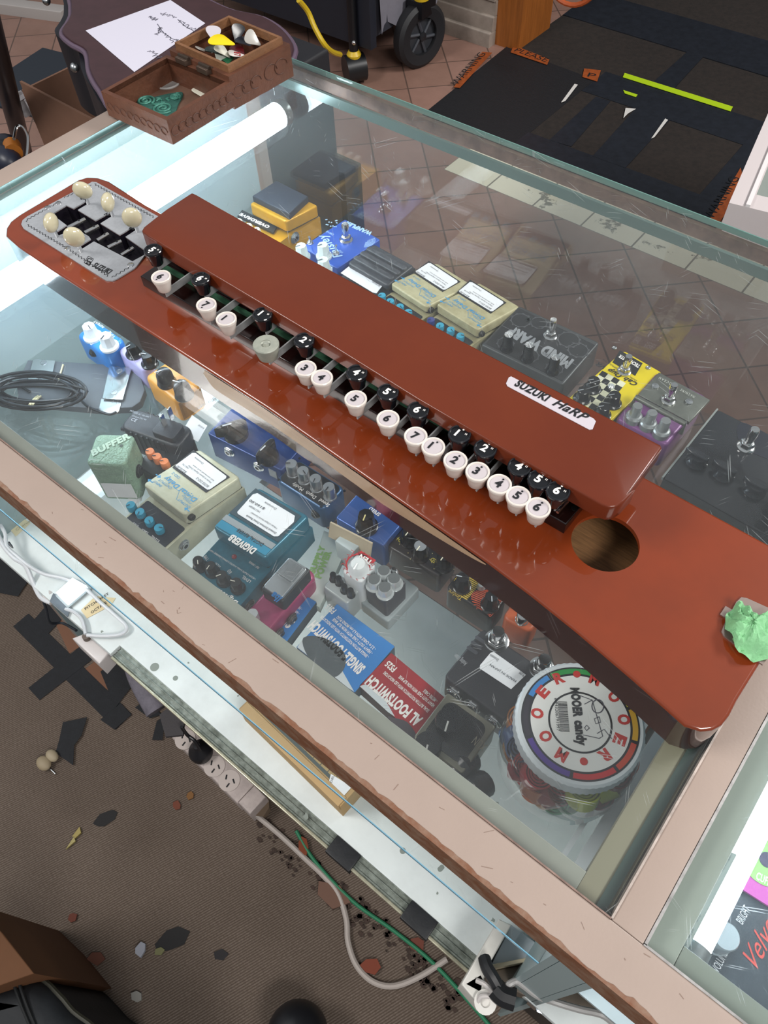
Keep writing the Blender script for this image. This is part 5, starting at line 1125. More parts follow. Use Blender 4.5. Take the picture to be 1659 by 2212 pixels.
while k < 1:
    w_ = random.choice([.008, .014, .02]); c_ = a_ + d_ * k; bc.ribbon([(c_.x - n_.x * .0036, c_.y - n_.y * .0036), (c_.x + n_.x * .0036, c_.y + n_.y * .0036)], w_ * d_.length, zt_ + .0003, .0002); k += w_ + random.choice([.012, .02])
t.part('bar_code', bc, INK, lid_).__setitem__('kind', 'stuff')
dr = MB()
for L_ in [[(800, 395), (925, 440), (1000, 700), (975, 715), (860, 690)], [(925, 440), (870, 470)], [(975, 560), (985, 600), (950, 610), (940, 575), (975, 560)], [(905, 640), (885, 660), (870, 640), (885, 620), (905, 640)], [(960, 680), (1010, 650), (1065, 718)]]:
    dr.ribbon([t.L(*g(*p), jz) for p in L_], .0006, zt_ + .0003, .0002)
dr.ribbon([t.L(*g(965 + 42 * math.cos(a), 485 + 48 * math.sin(a)), jz) for a in [2 * PI * k / 20 for k in range(21)]], .0008, zt_ + .0003, .0002)
t.part('line_drawing', dr, M('#4b4a55', .5), lid_)
random.seed(13)
cols = [('#c9751e', 'amber'), ('#d98a28', 'orange'), ('#3b4d72', 'steel blue'), ('#b02a33', 'red'), ('#c2303a', 'bright red'), ('#b7bf2c', 'lime yellow'), ('#9b2230', 'dark red'), ('#7d2a2c', 'maroon'), ('#2f9a5a', 'green'), ('#c4622f', 'rust'), ('#a8283a', 'crimson'), ('#5a5f7d', 'slate'), ('#d5a021', 'yellow amber')]
spots = [((340, 560), .058), ((330, 800), .050), ((345, 745), .072), ((330, 960), .045), ((330, 1060), .025), ((870, 1105), .070), ((700, 1000), .060), ((1130, 1010), .060), ((640, 1300), .014), ((520, 1060), .050), ((1000, 1160), .040), ((460, 1180), .020), ((520, 1180), .030)]
cols += [('#a52a30', 'red'), ('#c47a22', 'orange'), ('#8f2430', 'dark red'), ('#b3bd3a', 'lime yellow'), ('#37577d', 'steel blue'), ('#b8452f', 'rust'), ('#c9333c', 'bright red'), ('#3b8f5c', 'green'), ('#d0952b', 'yellow amber'), ('#8d2a3a', 'crimson')]
spots += [((420, 900), .060), ((600, 1150), .045), ((900, 1200), .030), ((1050, 1080), .050), ((300, 680), .040), ((1200, 900), .055), ((450, 1050), .070), ((760, 1250), .012), ((1150, 1100), .020), ((600, 1240), .055)]
for (c_, nm), (p, zz) in zip(cols, spots):
    x, y = at(1000 + p[0] * .3014, 1380 + p[1] * .3014, SH + zz + .008); dx, dy = x - jx, y - jy; r_ = math.hypot(dx, dy); lim = .043 if zz > .03 else .034
    if r_ > lim: dx *= lim / r_; dy *= lim / r_
    rr = random.uniform(.0115, .0145); mm = M(c_, .15, coat=.5)
    q = MB(); mxr = Matrix.Rotation(random.uniform(.4, 1.3), 4, 'X') if random.random() < .6 else Matrix.Rotation(random.uniform(-.3, .3), 4, 'Y')
    for kk in range(4): q.lathe([(rr * (1 - .2 * kk), -.008 + .001 * kk), (rr * (1 - .2 * kk), .008 - .001 * kk), (rr * (1 - .2 * kk) - .0014, .008 - .001 * kk), (rr * (1 - .2 * kk) - .0014, -.008 + .001 * kk)], n=26, mx=mxr)
    solo('candy_roll', q, mm, nm + ' coiled roll inside the clear jar', 'candy roll', 'coiled rolls in the candy jar', loc=(jx + dx, jy + dy, SH + .006 + max(.012, zz)), rz=random.uniform(0, 3))

# ------------------------------------------------------------------ carved wooden box
WD = M('#5c3726', .5, noise=.5, ns=40, bump=.5, bs=160, dark='#3c2318'); WDL = M('#7d5639', .5, noise=.3, ns=50, bump=.3); WDF = M('#66493a', .6, noise=.3, ns=30)
bx0 = at(430, 160, .92)
t = Thing('carved_box', 'small carved brown wooden box lying open on the counter corner', 'box', (*bx0, .9004))
def tray(nm, nl, nr, fl, zt, zb, wall, lip=None, taper=.0):
    A, B, D = [Vector(t.L(*p, zt)) for p in (nl, nr, fl)]; ux = (B - A).normalized(); uy = Vector((-ux.y, ux.x)); w = (B - A).length; d = (D - A).dot(uy)
    rc = lambda i, o=0: [tuple(A + ux * a + uy * b_) for a, b_ in ((i, i), (w - i, i), (w - i, d - i), (i, d - i))]
    q = MB(); plate(q, rc(0), [rc(wall)], zt - .9004 - .006, zt - .9004)
    q2 = [rc(0), rc(taper)]; V = [(x, y, zt - .9004 - .006) for x, y in q2[0]] + [(x, y, zb - .9004 + .004) for x, y in q2[0]] + [(x, y, zb - .9004) for x, y in q2[1]]
    q.add(V, [[i + 4, (i + 1) % 4 + 4, (i + 1) % 4, i] for i in range(4)] + [[i + 8, (i + 1) % 4 + 8, (i + 1) % 4 + 4, i + 4] for i in range(4)] + [[11, 10, 9, 8]])
    iw = rc(wall); q.add([(x, y, zt - .9004) for x, y in iw] + [(x, y, zb - .9004 + .003) for x, y in iw], [[i, (i + 1) % 4, 4 + (i + 1) % 4, 4 + i] for i in range(4)])
    o = t.part(nm, q, WD, ang=20); t.part('tray_floor', MB().prism(iw, zb - .9004 + .002, zb - .9004 + .004), WDF, o)
    return o, A, ux, uy, w, d
lt, A1, ux1, uy1, w1, d1_ = tray('lid_tray', (218, 197), (360, 260), (357, 117), .934, .9006, .006, taper=.007)
bt, A2, ux2, uy2, w2, d2_ = tray('base_tray', (366, 108), (494, 166), (498, 42), .940, .9006, .009)
rc = lambda A, ux, uy, a, b_, c_, d_: [tuple(A + ux * a + uy * b_), tuple(A + ux * c_ + uy * b_), tuple(A + ux * c_ + uy * d_), tuple(A + ux * a + uy * d_)]
q = MB(); plate(q, rc(A2, ux2, uy2, .006, .006, w2 - .006, d2_ - .006), [rc(A2, ux2, uy2, .010, .010, w2 - .010, d2_ - .010)], .0385, .048); t.part('raised_lip', q, WDL, bt, label='paler raised wooden lip')
for f_ in (.28, .62):
    p = A1 + ux1 * w1 + uy1 * (d1_ * 0) ; a = Vector(t.L(*[(357 + (492 - 357) * f_), (117 + (175 - 117) * f_)], .936)); b_ = Vector(t.L(366 + 128 * f_, 108 + 58 * f_, .940)); d_ = ux2
    c_ = (a + b_) / 2; h_ = t.part('hinge', MB().prism([tuple(a - d_ * .009 - uy2 * .004), tuple(a + d_ * .009 - uy2 * .004), tuple(b_ + d_ * .009 + uy2 * .004), tuple(b_ - d_ * .009 + uy2 * .004)], .034, .0405, .0008), M('#5c4c42', .45, .6, noise=.3, ns=60))
    t.part('hinge_pin', MB().tube([(*(c_ - d_ * .0095), .041), (*(c_ + d_ * .0095), .041)], .0022, 8), M('#4b4038', .4, .7), h_)
cv = MB()
def rings(P0, u, length, nrm, zc, r, n):
    for i in range(n):
        c_ = P0 + u * (length * (i + .8) / (n + .6)); cv.tube([(c_.x + u.x * r * math.cos(a) + nrm.x * .0004, c_.y + u.y * r * math.cos(a) + nrm.y * .0004, zc + r * .8 * math.sin(a)) for a in [2 * PI * k / 14 for k in range(12)]], .0006, 5)
rings(A1 + ux1 * w1, uy1, d1_, ux1, .018, .0065, 9); rings(A1, ux1, w1, -uy1, .018, .0055, 9); rings(A2 + ux2 * w2, uy2, d2_ * .5, ux2, .018, .009, 3); rings(A2 + ux2 * w2 + uy2 * d2_ * .5, uy2, d2_ * .45, ux2, .02, .011, 2)
t.part('carving', cv, M('#4a2716', .6)).__setitem__('kind', 'stuff')
# things in the box
x, y = at(361, 176, .907); solo('coin', MB().lathe([(.0165, 0), (.0168, .0012), (.015, .002), (.0135, .0012), (0, .0014)], n=40), M('#b9b7b4', .3, .35), 'silver coin-like disc lying in the open carved box', 'coin', loc=(x, y, .9047))
x, y = at(345, 224, .908); q = MB()
bro = [at(*p, .908) for p in [(295, 215), (303, 208), (320, 208), (338, 205), (360, 200), (385, 196), (394, 197), (392, 208), (384, 222), (378, 238), (366, 247), (352, 248), (335, 240), (318, 232), (300, 226)]]
q.prism([(a - x, b_ - y) for a, b_ in smooth_poly(bro, 3)], 0, .002, .0008); br = solo('ornament', q, M('#2f5f55', .55, .3, noise=.5, ns=160, dark='#1d3c38', bump=.6), 'green patinated scroll ornament lying in the open carved box', 'ornament', loc=(x, y, .9047))
q = MB()
for c_, r0, sg in [((314, 216), .0115, 1), ((352, 232), .0135, -1), ((378, 208), .007, 1)]:
    a0, b0 = at(*c_, .908); q.tube([(a0 - x + r0 * (1 - k / 44) * math.cos(sg * k * .36), b0 - y + r0 * (1 - k / 44) * math.sin(sg * k * .36), .0026) for k in range(40)], .0013, 6)
for k in range(9):
    a0, b0 = at(330 + k * 6.5, 224 - k * 2.2 + 5 * math.sin(k * 2), .908); q.tube([(a0 - x, b0 - y, .0026), (a0 - x + .004 * math.cos(k), b0 - y + .004 * math.sin(k), .0034), (a0 - x + .007 * math.cos(k + .8), b0 - y + .007 * math.sin(k + .8), .0022)], .0011, 6)
o = put('scrolls', q.mesh('scrolls', M('#3f7d6e', .5, .3, noise=.4, ns=120, dark='#2c5a50')), br)
PICK = smooth_poly([(0, -.0145), (.006, -.006), (.0125, .006), (.0095, .0125), (0, .0145), (-.0095, .0125), (-.0125, .006), (-.006, -.006)], 3)
def pick(p, z_, c_, lb, rz, tx=0, ty=0, sc=1.0, rough=.25, letters=None):
    x, y = at(*p, z_); mx = Matrix.Rotation(tx, 4, 'X') @ Matrix.Rotation(ty, 4, 'Y'); q = MB(); q.prism([(a * sc, b_ * sc) for a, b_ in PICK], -.0004, .0005, .0003, mx)
    o = solo('guitar_pick', q, M(c_, rough), lb, 'guitar pick', 'guitar picks in the carved box', loc=(x, y, z_), rz=rz)
    if letters:
        q = MB(); vs, fs, wd = glyphs(letters, 0, .03); q.add(vs, fs, mx @ Matrix.Translation((-.006, -.004, .0009)) @ Matrix.Scale(.011, 4)); put('lettering', q.mesh('lettering', M('#a8282c', .4)), o)
pick((351, 212), .9075, '#c9c7bd', 'unused', 0) if False else None
pick((433, 199), .907, '#c8c5b6', 'cream pick tucked at the right side of the open lid tray', 1.0, 0, .15, .8)
for p, z_, c_, lb, rz, tx, ty, L_ in [
    ((481, 89), .952, '#e2c90c', 'large yellow pick on top of the pile in the carved box', 1.9, .12, .05, None), ((462, 74), .946, '#b9b4bb', 'translucent pale pick behind the yellow one', .8, .6, .2, None),
    ((463, 108), .938, '#27332f', 'dark green-black pick in front of the yellow one', 1.5, .1, .1, None), ((482, 111), .938, '#d3d3c8', 'thin white pick edge in front of the yellow one', 1.7, .5, .2, None),
    ((476, 120), .934, '#8f948c', 'speckled grey pick near the front corner of the carved box', .4, .3, .3, None), ((512, 117), .936, '#dcd6d2', 'white pick with red lettering at the front of the pile', 2.4, .3, .1, 'LR'),
    ((491, 127), .931, '#1f5a3c', 'green pick at the bottom of the front corner', .9, .1, .1, None), ((513, 72), .944, '#191a20', 'black pick standing behind the yellow one', .2, .9, .1, None),
    ((528, 90), .940, '#1d1e25', 'black pick lying right of the yellow one', 1.6, .2, .1, None), ((547, 85), .942, '#a3a09a', 'grey pick leaning on the far right wall of the box', 2.2, .7, -.6, None),
    ((516, 108), .935, '#4d1518', 'burgundy pick lying behind the lettered white one', 1.4, .2, .1, None), ((441, 108), .935, '#9f9d98', 'pale pick in the left corner of the carved box', 2.6, .5, .2, None)]:
    pick(p, z_, c_, lb, rz, tx, ty, 1.15 if 'large yellow' in lb else .76, .25, L_)

# ------------------------------------------------------------------ beyond the counter, left
MAR = M('#3d2529', .45, noise=.2, ns=30); BLKC = M('#15151d', .5)
x, y = at(400, 60, .79)
t = Thing('instrument_case', 'dark maroon round-ended case lid standing behind the counter corner', 'instrument case', (x, y, 0))
cp = smooth_poly([t.L(*p, .80) for p in [(142, -140), (150, 5), (146, 38), (130, 66), (150, 88), (182, 108), (190, 150), (212, 190), (262, 245), (420, 250), (560, 190), (634, 118), (622, 72), (570, 34), (490, 14), (430, -30), (420, -140)]], 4)
t.part('lid_top', MB().prism(off(ccw(cp), .003), .785, .801, .003), MAR)
t.part('piping', MB().tube([(a, b_, .794) for a, b_ in cp] + [(cp[0][0], cp[0][1], .794)], .0045, 8), M('#5a4a5a', .4))
cp2 = [(a - .045, b_ + .01) for a, b_ in cp]; sd = MB(); sd.prism(off(ccw(cp2), .004), .66, .784); t.part('shell', sd, BLKC)
for p in [(170, 140), (180, 176), (117, 30)]:
    a, b_ = t.L(*p, .74); t.part('rivet', MB().ell((a - .012, b_, .76), .008, .008, .008, 12, 8), STEEL)
t.part('support', MB().box(-.30, .05, .05, .30, 0, .66, .01), M('#15151b', .6))
x, y = at(300, 70, .8); t2 = Thing('paper_sheet', 'white sheet of paper with faint handwriting lying on the maroon case', 'paper', (x, y, .8015))
t2.part('sheet', MB().prism(t2.poly([(185, 66), (368, 0), (443, 50), (290, 155)], .802), 0, .0006), M('#c9c6d4', .6))
sb = MB(); random.seed(6)
for a_, b_ in [((340, 60), (375, 92)), ((385, 45), (420, 65)), ((322, 110), (345, 125)), ((325, 35), (338, 44)), ((348, 28), (378, 40)), ((380, 85), (400, 100)), ((338, 76), (350, 60))]:
    A, B = Vector(t2.L(*a_, .802)), Vector(t2.L(*b_, .802)); n_ = Vector((-(B - A).y, (B - A).x)).normalized(); sb.ribbon([tuple(A.lerp(B, k / 16) + n_ * random.uniform(-.006, .006)) for k in range(17)], .0016, .0007, .0002)
sb.ribbon([t2.L(*p, .802) for p in [(340, 52), (352, 70), (372, 84), (395, 92)]], .0012, .0007, .0002); sb.ribbon([t2.L(*p, .802) for p in [(384, 42), (398, 56), (420, 68)]], .0012, .0007, .0002)
t2.part('handwriting', sb, M('#5b5966', .6)).__setitem__('kind', 'stuff')
# pole, cardboard box, bags at the far left
def beam(nm, a, za, b_, zb, r, m, lb, cat):
    A = (*at(*a, za), za); B = (*at(*b_, zb), zb); q = MB(); q.tube([(0, 0, 0), (B[0] - A[0], B[1] - A[1], B[2] - A[2])], r, 14); return solo(nm, q, m, lb, cat, loc=A)
beam('black_post', (52, 330), .25, (-30, 20), .78, .022, M('#191a22', .4), 'black post leaning at the far left beside the counter', 'post')
x, y = at(150, 260, .45)
t = Thing('cardboard_box', 'open brown cardboard box on the floor left of the counter', 'box', (x, y, 0)); CBD = M('#7c5a48', .8, noise=.1, ns=20)
e0, e1 = t.L(42, 176, .52), t.L(205, 262, .52); th_ = .006
dv = (Vector(e1) - Vector(e0)); nn = Vector((-dv.y, dv.x)).normalized()
def wall(a, b_, z0, z1, m, nm):
    a, b_ = Vector(a), Vector(b_); n = Vector((-(b_ - a).y, (b_ - a).x)).normalized() * th_; t.part(nm, MB().prism([tuple(a), tuple(b_), tuple(b_ + n), tuple(a + n)], z0, z1), m)
wall(e0, e1, .02, .52, CBD, 'near_wall'); wall(Vector(e1), Vector(e1) + nn * .30, .02, .50, CBD, 'side_wall'); wall(Vector(e0), Vector(e0) + nn * .3, .02, .50, CBD, 'side_wall'); wall(Vector(e0) + nn * .3, Vector(e1) + nn * .3, .02, .5, CBD, 'far_wall')
x, y = at(120, 250, .3); q = MB(); q.ell((0, 0, 0), .06, .04, .03, 20, 10); q.ell((.05, -.03, .01), .05, .03, .02, 18, 8)
x, y = at(100, 270, .42)
t = Thing('plastic_bags', 'crumpled translucent plastic bags beside the open cardboard box', 'bag', (x, y, .30)); random.seed(31); q = MB()
for k in range(7):
    a, b_ = t.L(50 + 22 * k, 215 + 14 * k, .44), t.L(62 + 22 * k, 250 + 10 * k, .40); q.tube([(*a, .14), ((a[0] + b_[0]) / 2 + random.uniform(-.01, .01), (a[1] + b_[1]) / 2, .155), (*b_, .10)], .012, 7, flat=.3)
q.cur = 0; t.part('film', q, M('#a9a4a6', .3, noise=.4, ns=40)).__setitem__('kind', 'stuff')
t = Thing('tripod_stand', 'black metal stand with a silver handle at the far left', 'stand', (*at(40, 320, .4), 0)); a = t.L(15, 330, .4)
t.part('column', MB().tube([(*a, 0), (*a, .42)], .03, 14), M('#15161b', .4)); hnd = [(*t.L(*p, .47), .47) for p in [(30, 300), (36, 275), (48, 274), (60, 292), (60, 325), (56, 350)]]
t.part('handle', MB().tube(spline(hnd, 5), .0035, 8), CHROME); t.part('clamp', MB().tube([(*t.L(18, 296, .45), .43), (*t.L(22, 312, .45), .43)], .02, 12), M('#a2611f', .5))
for dx, c_ in ((-.04, '#1d1f2c'), (.05, '#242838'), (.01, '#11131a')): t.part('bracket', MB().ell((a[0] + dx, a[1] - dx * .6, .40 + dx * .3), .045, .032, .03, 14, 8), M(c_, .4))
t.part('yellow_tip', MB().ell((*t.L(8, 350, .40), .42), .016, .012, .012, 12, 8), M('#8d8f22', .5))
q = MB(); x, y = at(20, 25, 0); solo('white_kerb', MB().box(-.35, .28, -.03, .03, 0, .04, .004), M('#a9a3a0', .6), 'pale floor strip at the upper left corner', 'floor strip', loc=(x, y, 0), rz=.35)
q = MB(); q.box(-.30, .30, -.2, .2, 0, .008); x, y = at(150, 195, 0); solo('floor_mat', q, M('#252c36', .7), 'dark blue-grey mat behind the cardboard box', 'mat', loc=(x, y, 0), rz=.2)
# black cabinet seen through the glass, behind the far pane
bxp = at(748, 425, .3); q = MB(); q.box(-.62, 0, 0, .06, 0, .36, .006); solo('speaker_cabinet', q, M('#1c2530', .6), 'thin dark blue-black case standing on edge behind the glass counter', 'cabinet', loc=(bxp[0], bxp[1] + .0, 0))
# folding wagon
x, y = -1.90, 2.14
t = Thing('folding_wagon', 'folding wagon with grey cloth sides, navy front and yellow piping', 'wagon', (x, y, 0)); GC_ = M('#77757f', .7, noise=.15, ns=18); NV = M('#171b27', .6, noise=.2, ns=10)
sd = MB(); nx = 14
for j in range(nx + 1):
    for zz in (.16, .30, .50, .72): sd.v.append(Vector((.085 + .012 * math.sin(j * 1.7 + zz * 9), .04 + .40 * j / nx, zz + .02 * math.sin(j * 1.1) * (zz < .2))))
for j in range(nx):
    for k in range(3): a = j * 4 + k; sd.f.append([a, a + 4, a + 5, a + 1]); sd.mi.append(0)
t.part('side_cloth', sd, GC_, ang=60); t.part('front_cloth', MB().box(-.85, .08, .0, .03, .12, .80, .01), NV); t.part('tub', MB().box(-.85, .075, .03, .44, .15, .70), M('#2b2c35', .7))
yp = [(645, 0), (665, 25), (680, 60), (700, 95), (718, 112), (735, 118)]
t.part('yellow_piping', MB().tube(spline([(*t.L(px, py, .40 - i * .04), .40 - i * .04) for i, (px, py) in enumerate(yp)], 4), .008, 8), M('#c3a51f', .4))
t.part('yellow_piping', MB().tube([(*t.L(440, -8, .7), .7), (*t.L(446, 8, .7), .66)], .010, 8), M('#c3a51f', .4))
LG = M('#15161a', .35, .3)
fl0 = t.L(768, 178, 0); t.part('front_leg', MB().tube([(*fl0, .10), (fl0[0] + .005, fl0[1], .80)], .016, 12), LG)
t.part('yellow_collar', MB().lathe([(.024, 0), (.026, .012), (.018, .024)], *fl0, .085, 16), M('#c9a820', .4)); t.part('castor', MB().tube([(fl0[0] - .018, fl0[1] - .03, .05), (fl0[0] + .018, fl0[1] + .03, .05)], .045, 20), BLACK)
t.part('brace', MB().tube([(fl0[0], fl0[1], .46), (fl0[0] + .02, fl0[1] + .22, .78)], .009, 10), LG); t.part('brace', MB().tube([(fl0[0], fl0[1], .46), (fl0[0] - .22, fl0[1] - .01, .78)], .009, 10), LG)
for p in (.14, .46): t.part('bolt', MB().ell((fl0[0] + .012, fl0[1] - .010, p), .008, .008, .008, 10, 6), CHROME)
wx, wy = t.L(908, 150, 0); mxw = Matrix.Translation((wx - .02, wy + .02, .105)) @ Matrix.Rotation(-.25, 4, 'Z') @ Matrix.Rotation(PI / 2, 4, 'Y')
wh = t.part('wheel', MB().lathe([(.060, -.022), (.092, -.026), (.105, -.016), (.105, .016), (.092, .026), (.060, .022), (.060, -.022)], mx=mxw, n=40), M('#15161a', .6))
sp2 = MB(); sp2.lathe([(.062, -.006), (.062, .006), (0, .010)], mx=mxw, n=30)
t.part('wheel_disc', sp2, M('#2c2e33', .5), wh); t.part('hub', MB().lathe([(.016, .008), (.014, .022), (0, .024)], mx=mxw, n=16), M('#1b1c20', .4), wh)
ss = MB()
for k in range(6): a = PI / 3 * k; ss.tube([tuple(mxw @ Vector((.014 * math.cos(a), .014 * math.sin(a), .012))), tuple(mxw @ Vector((.060 * math.cos(a + .3), .060 * math.sin(a + .3), .010)))], .006, 6)
t.part('spokes', ss, M('#3a3d44', .5), wh); t.part('rear_leg', MB().tube([(wx - .03, wy + .03, .20), (wx - .02, wy + .06, .85)], .016, 12), LG); t.part('fork', MB().box(wx - .055, wx + .012, wy - .01, wy + .07, .17, .225, .008), LG); t.part('yellow_collar', MB().lathe([(.026, 0), (.028, .012), (.018, .024)], wx - .005, wy + .01, .225, 16), M('#c9a820', .4))
# paper on the door post, hose ring
q = MB(); q.box(-.11, 0, -.002, 0, 0, .22); x, y = at(1125, 20, .30); solo('notice', q, M('#b9bcc6', .6), 'white paper hanging on the wooden door post', 'paper', loc=(-1.535, 2.640, .33))
q = MB(); q.tube([(.10 * math.cos(a), 0, .10 * math.sin(a)) for a in [2 * PI * k / 30 for k in range(31)]], .008, 8); x, y = at(1228, 2, .25); solo('orange_ring', q, M('#b5552a', .5), 'orange-edged round object hanging in the doorway', 'ring', loc=(x, y, .34))
# white cabinet at the right edge
x, y = at(1640, 380, .72)
t = Thing('white_display_cabinet', 'white framed glass display cabinet at the right edge beyond the counter', 'cabinet', (x, y, 0)); WC = M('#b9b0b0', .4)
A, B = Vector(t.L(1575, 438, .74)), Vector(t.L(1672, 215, .74)); u_ = (B - A).normalized(); v_ = Vector((u_.y, -u_.x))
qd = lambda a, b_, c_, d_: [tuple(A + u_ * p + v_ * r) for p, r in ((a, c_), (b_, c_), (b_, d_), (a, d_))]
t.part('frame', plate(MB(), ccw(qd(0, 1.2, 0, .7)), [ccw(qd(.035, 1.17, .030, .67))], .700, .740), WC); t.part('frame_edge', MB().prism(qd(0, 1.2, .022, .028), .740, .744), M('#cfcaca', .3))
t.part('glass', MB().prism(qd(.035, 1.17, .03, .67), .722, .727), glass('cabinet_glass', (.9, .96, .94), refl=1.2)); t.part('frame_lower_lip', MB().prism(qd(.002, 1.19, .004, .69), .672, .700), M('#a79d9c', .5))  # lower lip under the frame, in a slightly darker tone
t.part('inside_floor', MB().prism(qd(.01, 1.19, .01, .69), .655, .665), M('#8d8d7d', .6)); t.part('inside_cloth', MB().ell((*(A + u_ * .25 + v_ * .2), .69), .10, .16, .025, 20, 10), M('#8f8276', .6))
for a, b_ in ((.06, .24), (1.1, .06), (.05, .6)): p = A + u_ * a + v_ * b_; t.part('leg', MB().box(p.x - .014, p.x + .014, p.y - .014, p.y + .014, 0, .672), M('#8e8a8d', .5))

# ------------------------------------------------------------------ right-hand bay
t = Thing('amplifier_pedal', 'black unit with red script lettering under the right-hand glass', 'effects pedal', (*at(1640, 2050, .72), SH))
P4 = t.poly([(1497, 2100), (1612, 1905), (1800, 1985), (1740, 2290)], .72); t.part('body', MB().prism(ccw(P4), 0, .035, .002), M('#39424a', .3, noise=.3, ns=30))
t.text([('Velvet', (1637, 2093), (1690, 1985), .014, .6)], M('#c4473f', .4), .7204, name='script'); t.text([('BRIGHT', (1604, 1998), (1622, 1965), .006), ('TIGHT', (1587, 2045), (1598, 2022), .006), ('VOLUME', (1552, 2103), (1572, 2062), .006)], M('#c9cdd0', .5), .7204)
knob(t, (1570, 2022), .745, .7202, .0105, 'metal', body=M('#b9c6cc', .2, .5))
t = Thing('string_packet', 'magenta and green packet lettered CUFF under the right-hand glass', 'packet', (*at(1660, 1890, .73), .7215))
t.part('packet', MB().prism(ccw(t.poly([(1608, 1918), (1632, 1868), (1700, 1900), (1690, 1970)], .73)), 0, .003), M('#b04a9c', .4)); c_ = t.L(1662, 1855, .73); t.part('green_disc', MB().prism(circ(.020, 36, *c_), .003, .0036), M('#86bb6a', .4)); t.part('disc_hole', MB().prism(circ(.006, 20, *c_), .0036, .004), M('#3a3550', .4))
t.text([('CUFF', (1632, 1898), (1662, 1914), .006, 0, .02)], WHITE, .7253)
SHF = MB(); ct.part('right_shelf', MB().box(.0805 + .4, 1.05, .108 - .44, .28, SH - .006, SH - .0003), M('#98a4a8', .4))
lbl = Thing('lamp_label', 'clear printed label strip beside the thin fluorescent tube', 'label', (*at(1540, 1950, .862), .862))
lbl.part('strip', MB().prism(ccw(lbl.poly([(1466, 2042), (1484, 2054), (1592, 1846), (1574, 1838)], .862)), -.0008, .0), M('#8d9995', .4))
lbl.text([('CW L600', (1480, 2046), (1500, 2008), .0050), ('G13', (1507, 1993), (1514, 1978), .0046), ('05/07/2017', (1560, 1884), (1585, 1842), .0050)], M('#5d6b6b', .5), .8624); bq = MB(); random.seed(3)
for k in range(14): a = lbl.L(1524 + k * 1.5, 1925 - k * 2.7, .8624); b_ = lbl.L(1534 + k * 1.5, 1930 - k * 2.7, .8624); bq.ribbon([a, b_], random.choice([.0003, .0006, .0009]), .0002, .0002)
lbl.part('bar_code', bq, M('#6b7878', .5)).__setitem__('kind', 'stuff')
# ------------------------------------------------------------------ lower shelf
t = Thing('kraft_box', 'long flat kraft cardboard box with a grid print on the lower shelf', 'box', (*at(620, 1620, .49), LB + .0004)); KR = M('#a88a5c', .7, noise=.08, ns=30)
A, B = Vector(t.L(516, 1530, .494)), Vector(t.L(735, 1743, .494)); u_ = (B - A).normalized(); v_ = Vector((-u_.y, u_.x)); L_ = (B - A).length
rq = lambda a, b_, c_, d_: [tuple(A + u_ * p + v_ * r) for p, r in ((a, c_), (b_, c_), (b_, d_), (a, d_))]
t.part('carton', MB().prism(rq(0, L_, 0, .075), 0, .043, .0008), KR); t.part('lid_flap', MB().prism(rq(.002, L_ - .002, -.0014, .012), .030, .0445, .0006), M('#b3956a', .7))
gp = MB(); gp.prism(rq(.012, L_ - .012, .014, .072), .0431, .0434); pr_ = t.part('printed_panel', gp, M('#4b5453', .6)); gw = MB()
for i in range(12):
    for j in range(3):
        a = .016 + i * (L_ - .03) / 12; gw.prism(rq(a, a + .011, .018 + j * .018, .032 + j * .018), .0434, .0437)
t.part('grid_print', gw, M('#a08a60', .6), pr_).__setitem__('kind', 'stuff')
sticker(t, [(703, 1716), (715, 1672), (760, 1700), (735, 1728)], LB + .0440, [('$149.00', (722, 1718), (733, 1722), .0030), ('MODEL', (712, 1706), (722, 1676), .0024)])
def shelf_label(lb, pts, rows, col, ink, z=LB + .0004):
    t = Thing('shelf_label', lb, 'label', (*at(*pts[0], z), z)); t.part('label_card', MB().prism(ccw(t.poly(pts, z)), 0, .0004), M(col, .6)); t.text(rows, M(ink, .6), z + .0006)
shelf_label('faded cream label lettered Mod Chorus on the lower shelf', [(13, 1133), (40, 1112), (66, 1130), (34, 1159)], [('Mod', (32, 1133), (50, 1120), .0048), ('Chorus', (36, 1147), (66, 1127), .0048)], '#c9c0a0', '#8d876e')
shelf_label('cream label lettered PITCH SHIFT OCTAVE on the lower shelf', [(175, 1318), (206, 1288), (250, 1292), (240, 1308), (188, 1336)], [('PITCH SHIFT', (185, 1318), (236, 1284), .0042, 0, .02), ('OCTAVE', (198, 1326), (232, 1303), .0042, 0, .02)], '#d0bf98', '#3a3630')
t = Thing('added_glow_panel', 'small glowing white panel added for a bright tube reflection on the lower shelf at the left', 'lamp', (*at(150, 1275, LB + .012), LB + .0004))  # glowing panel added in place of a bright tube reflection in the glass
pl4 = t.poly([(120, 1279), (156, 1247), (186, 1264), (142, 1301)], LB + .014); t.part('added_lit_panel', MB().prism(ccw(pl4), .004, .013, .001), M('#e6f6ff', .3, emit=2.2)); t.part('frame', MB().prism(off(ccw(pl4), -.003), 0, .004), M('#9aa3a5', .4))  # the frame is added along with the glow panel
WCB = M('#c3c6ca', .4); WC2 = M('#b3aeac', .45)
def cable(nm, pts, r, m, lb, cat='cable', closed=False, n=6):
    """pts: (px, py, z)"""
    w3 = [Vector((*at(a, b_, c_), c_)) for a, b_, c_ in pts]; o = w3[0]; q = MB(); q.tube(spline([tuple(v - o) for v in w3], n), r, 9); return solo(nm, q, m, lb, cat, loc=tuple(o))
cable('white_cable', [(-12, 1115, .47), (10, 1150, .475), (15, 1180, .475), (35, 1200, .475), (62, 1222, .47), (95, 1240, .462), (140, 1250, .460), (180, 1268, .458), (215, 1300, .457), (255, 1335, .456), (274, 1355, .456), (262, 1370, .456), (225, 1374, .455), (188, 1372, .455)], .0027, WCB, 'white flex looping across the lower shelf past the cream label')
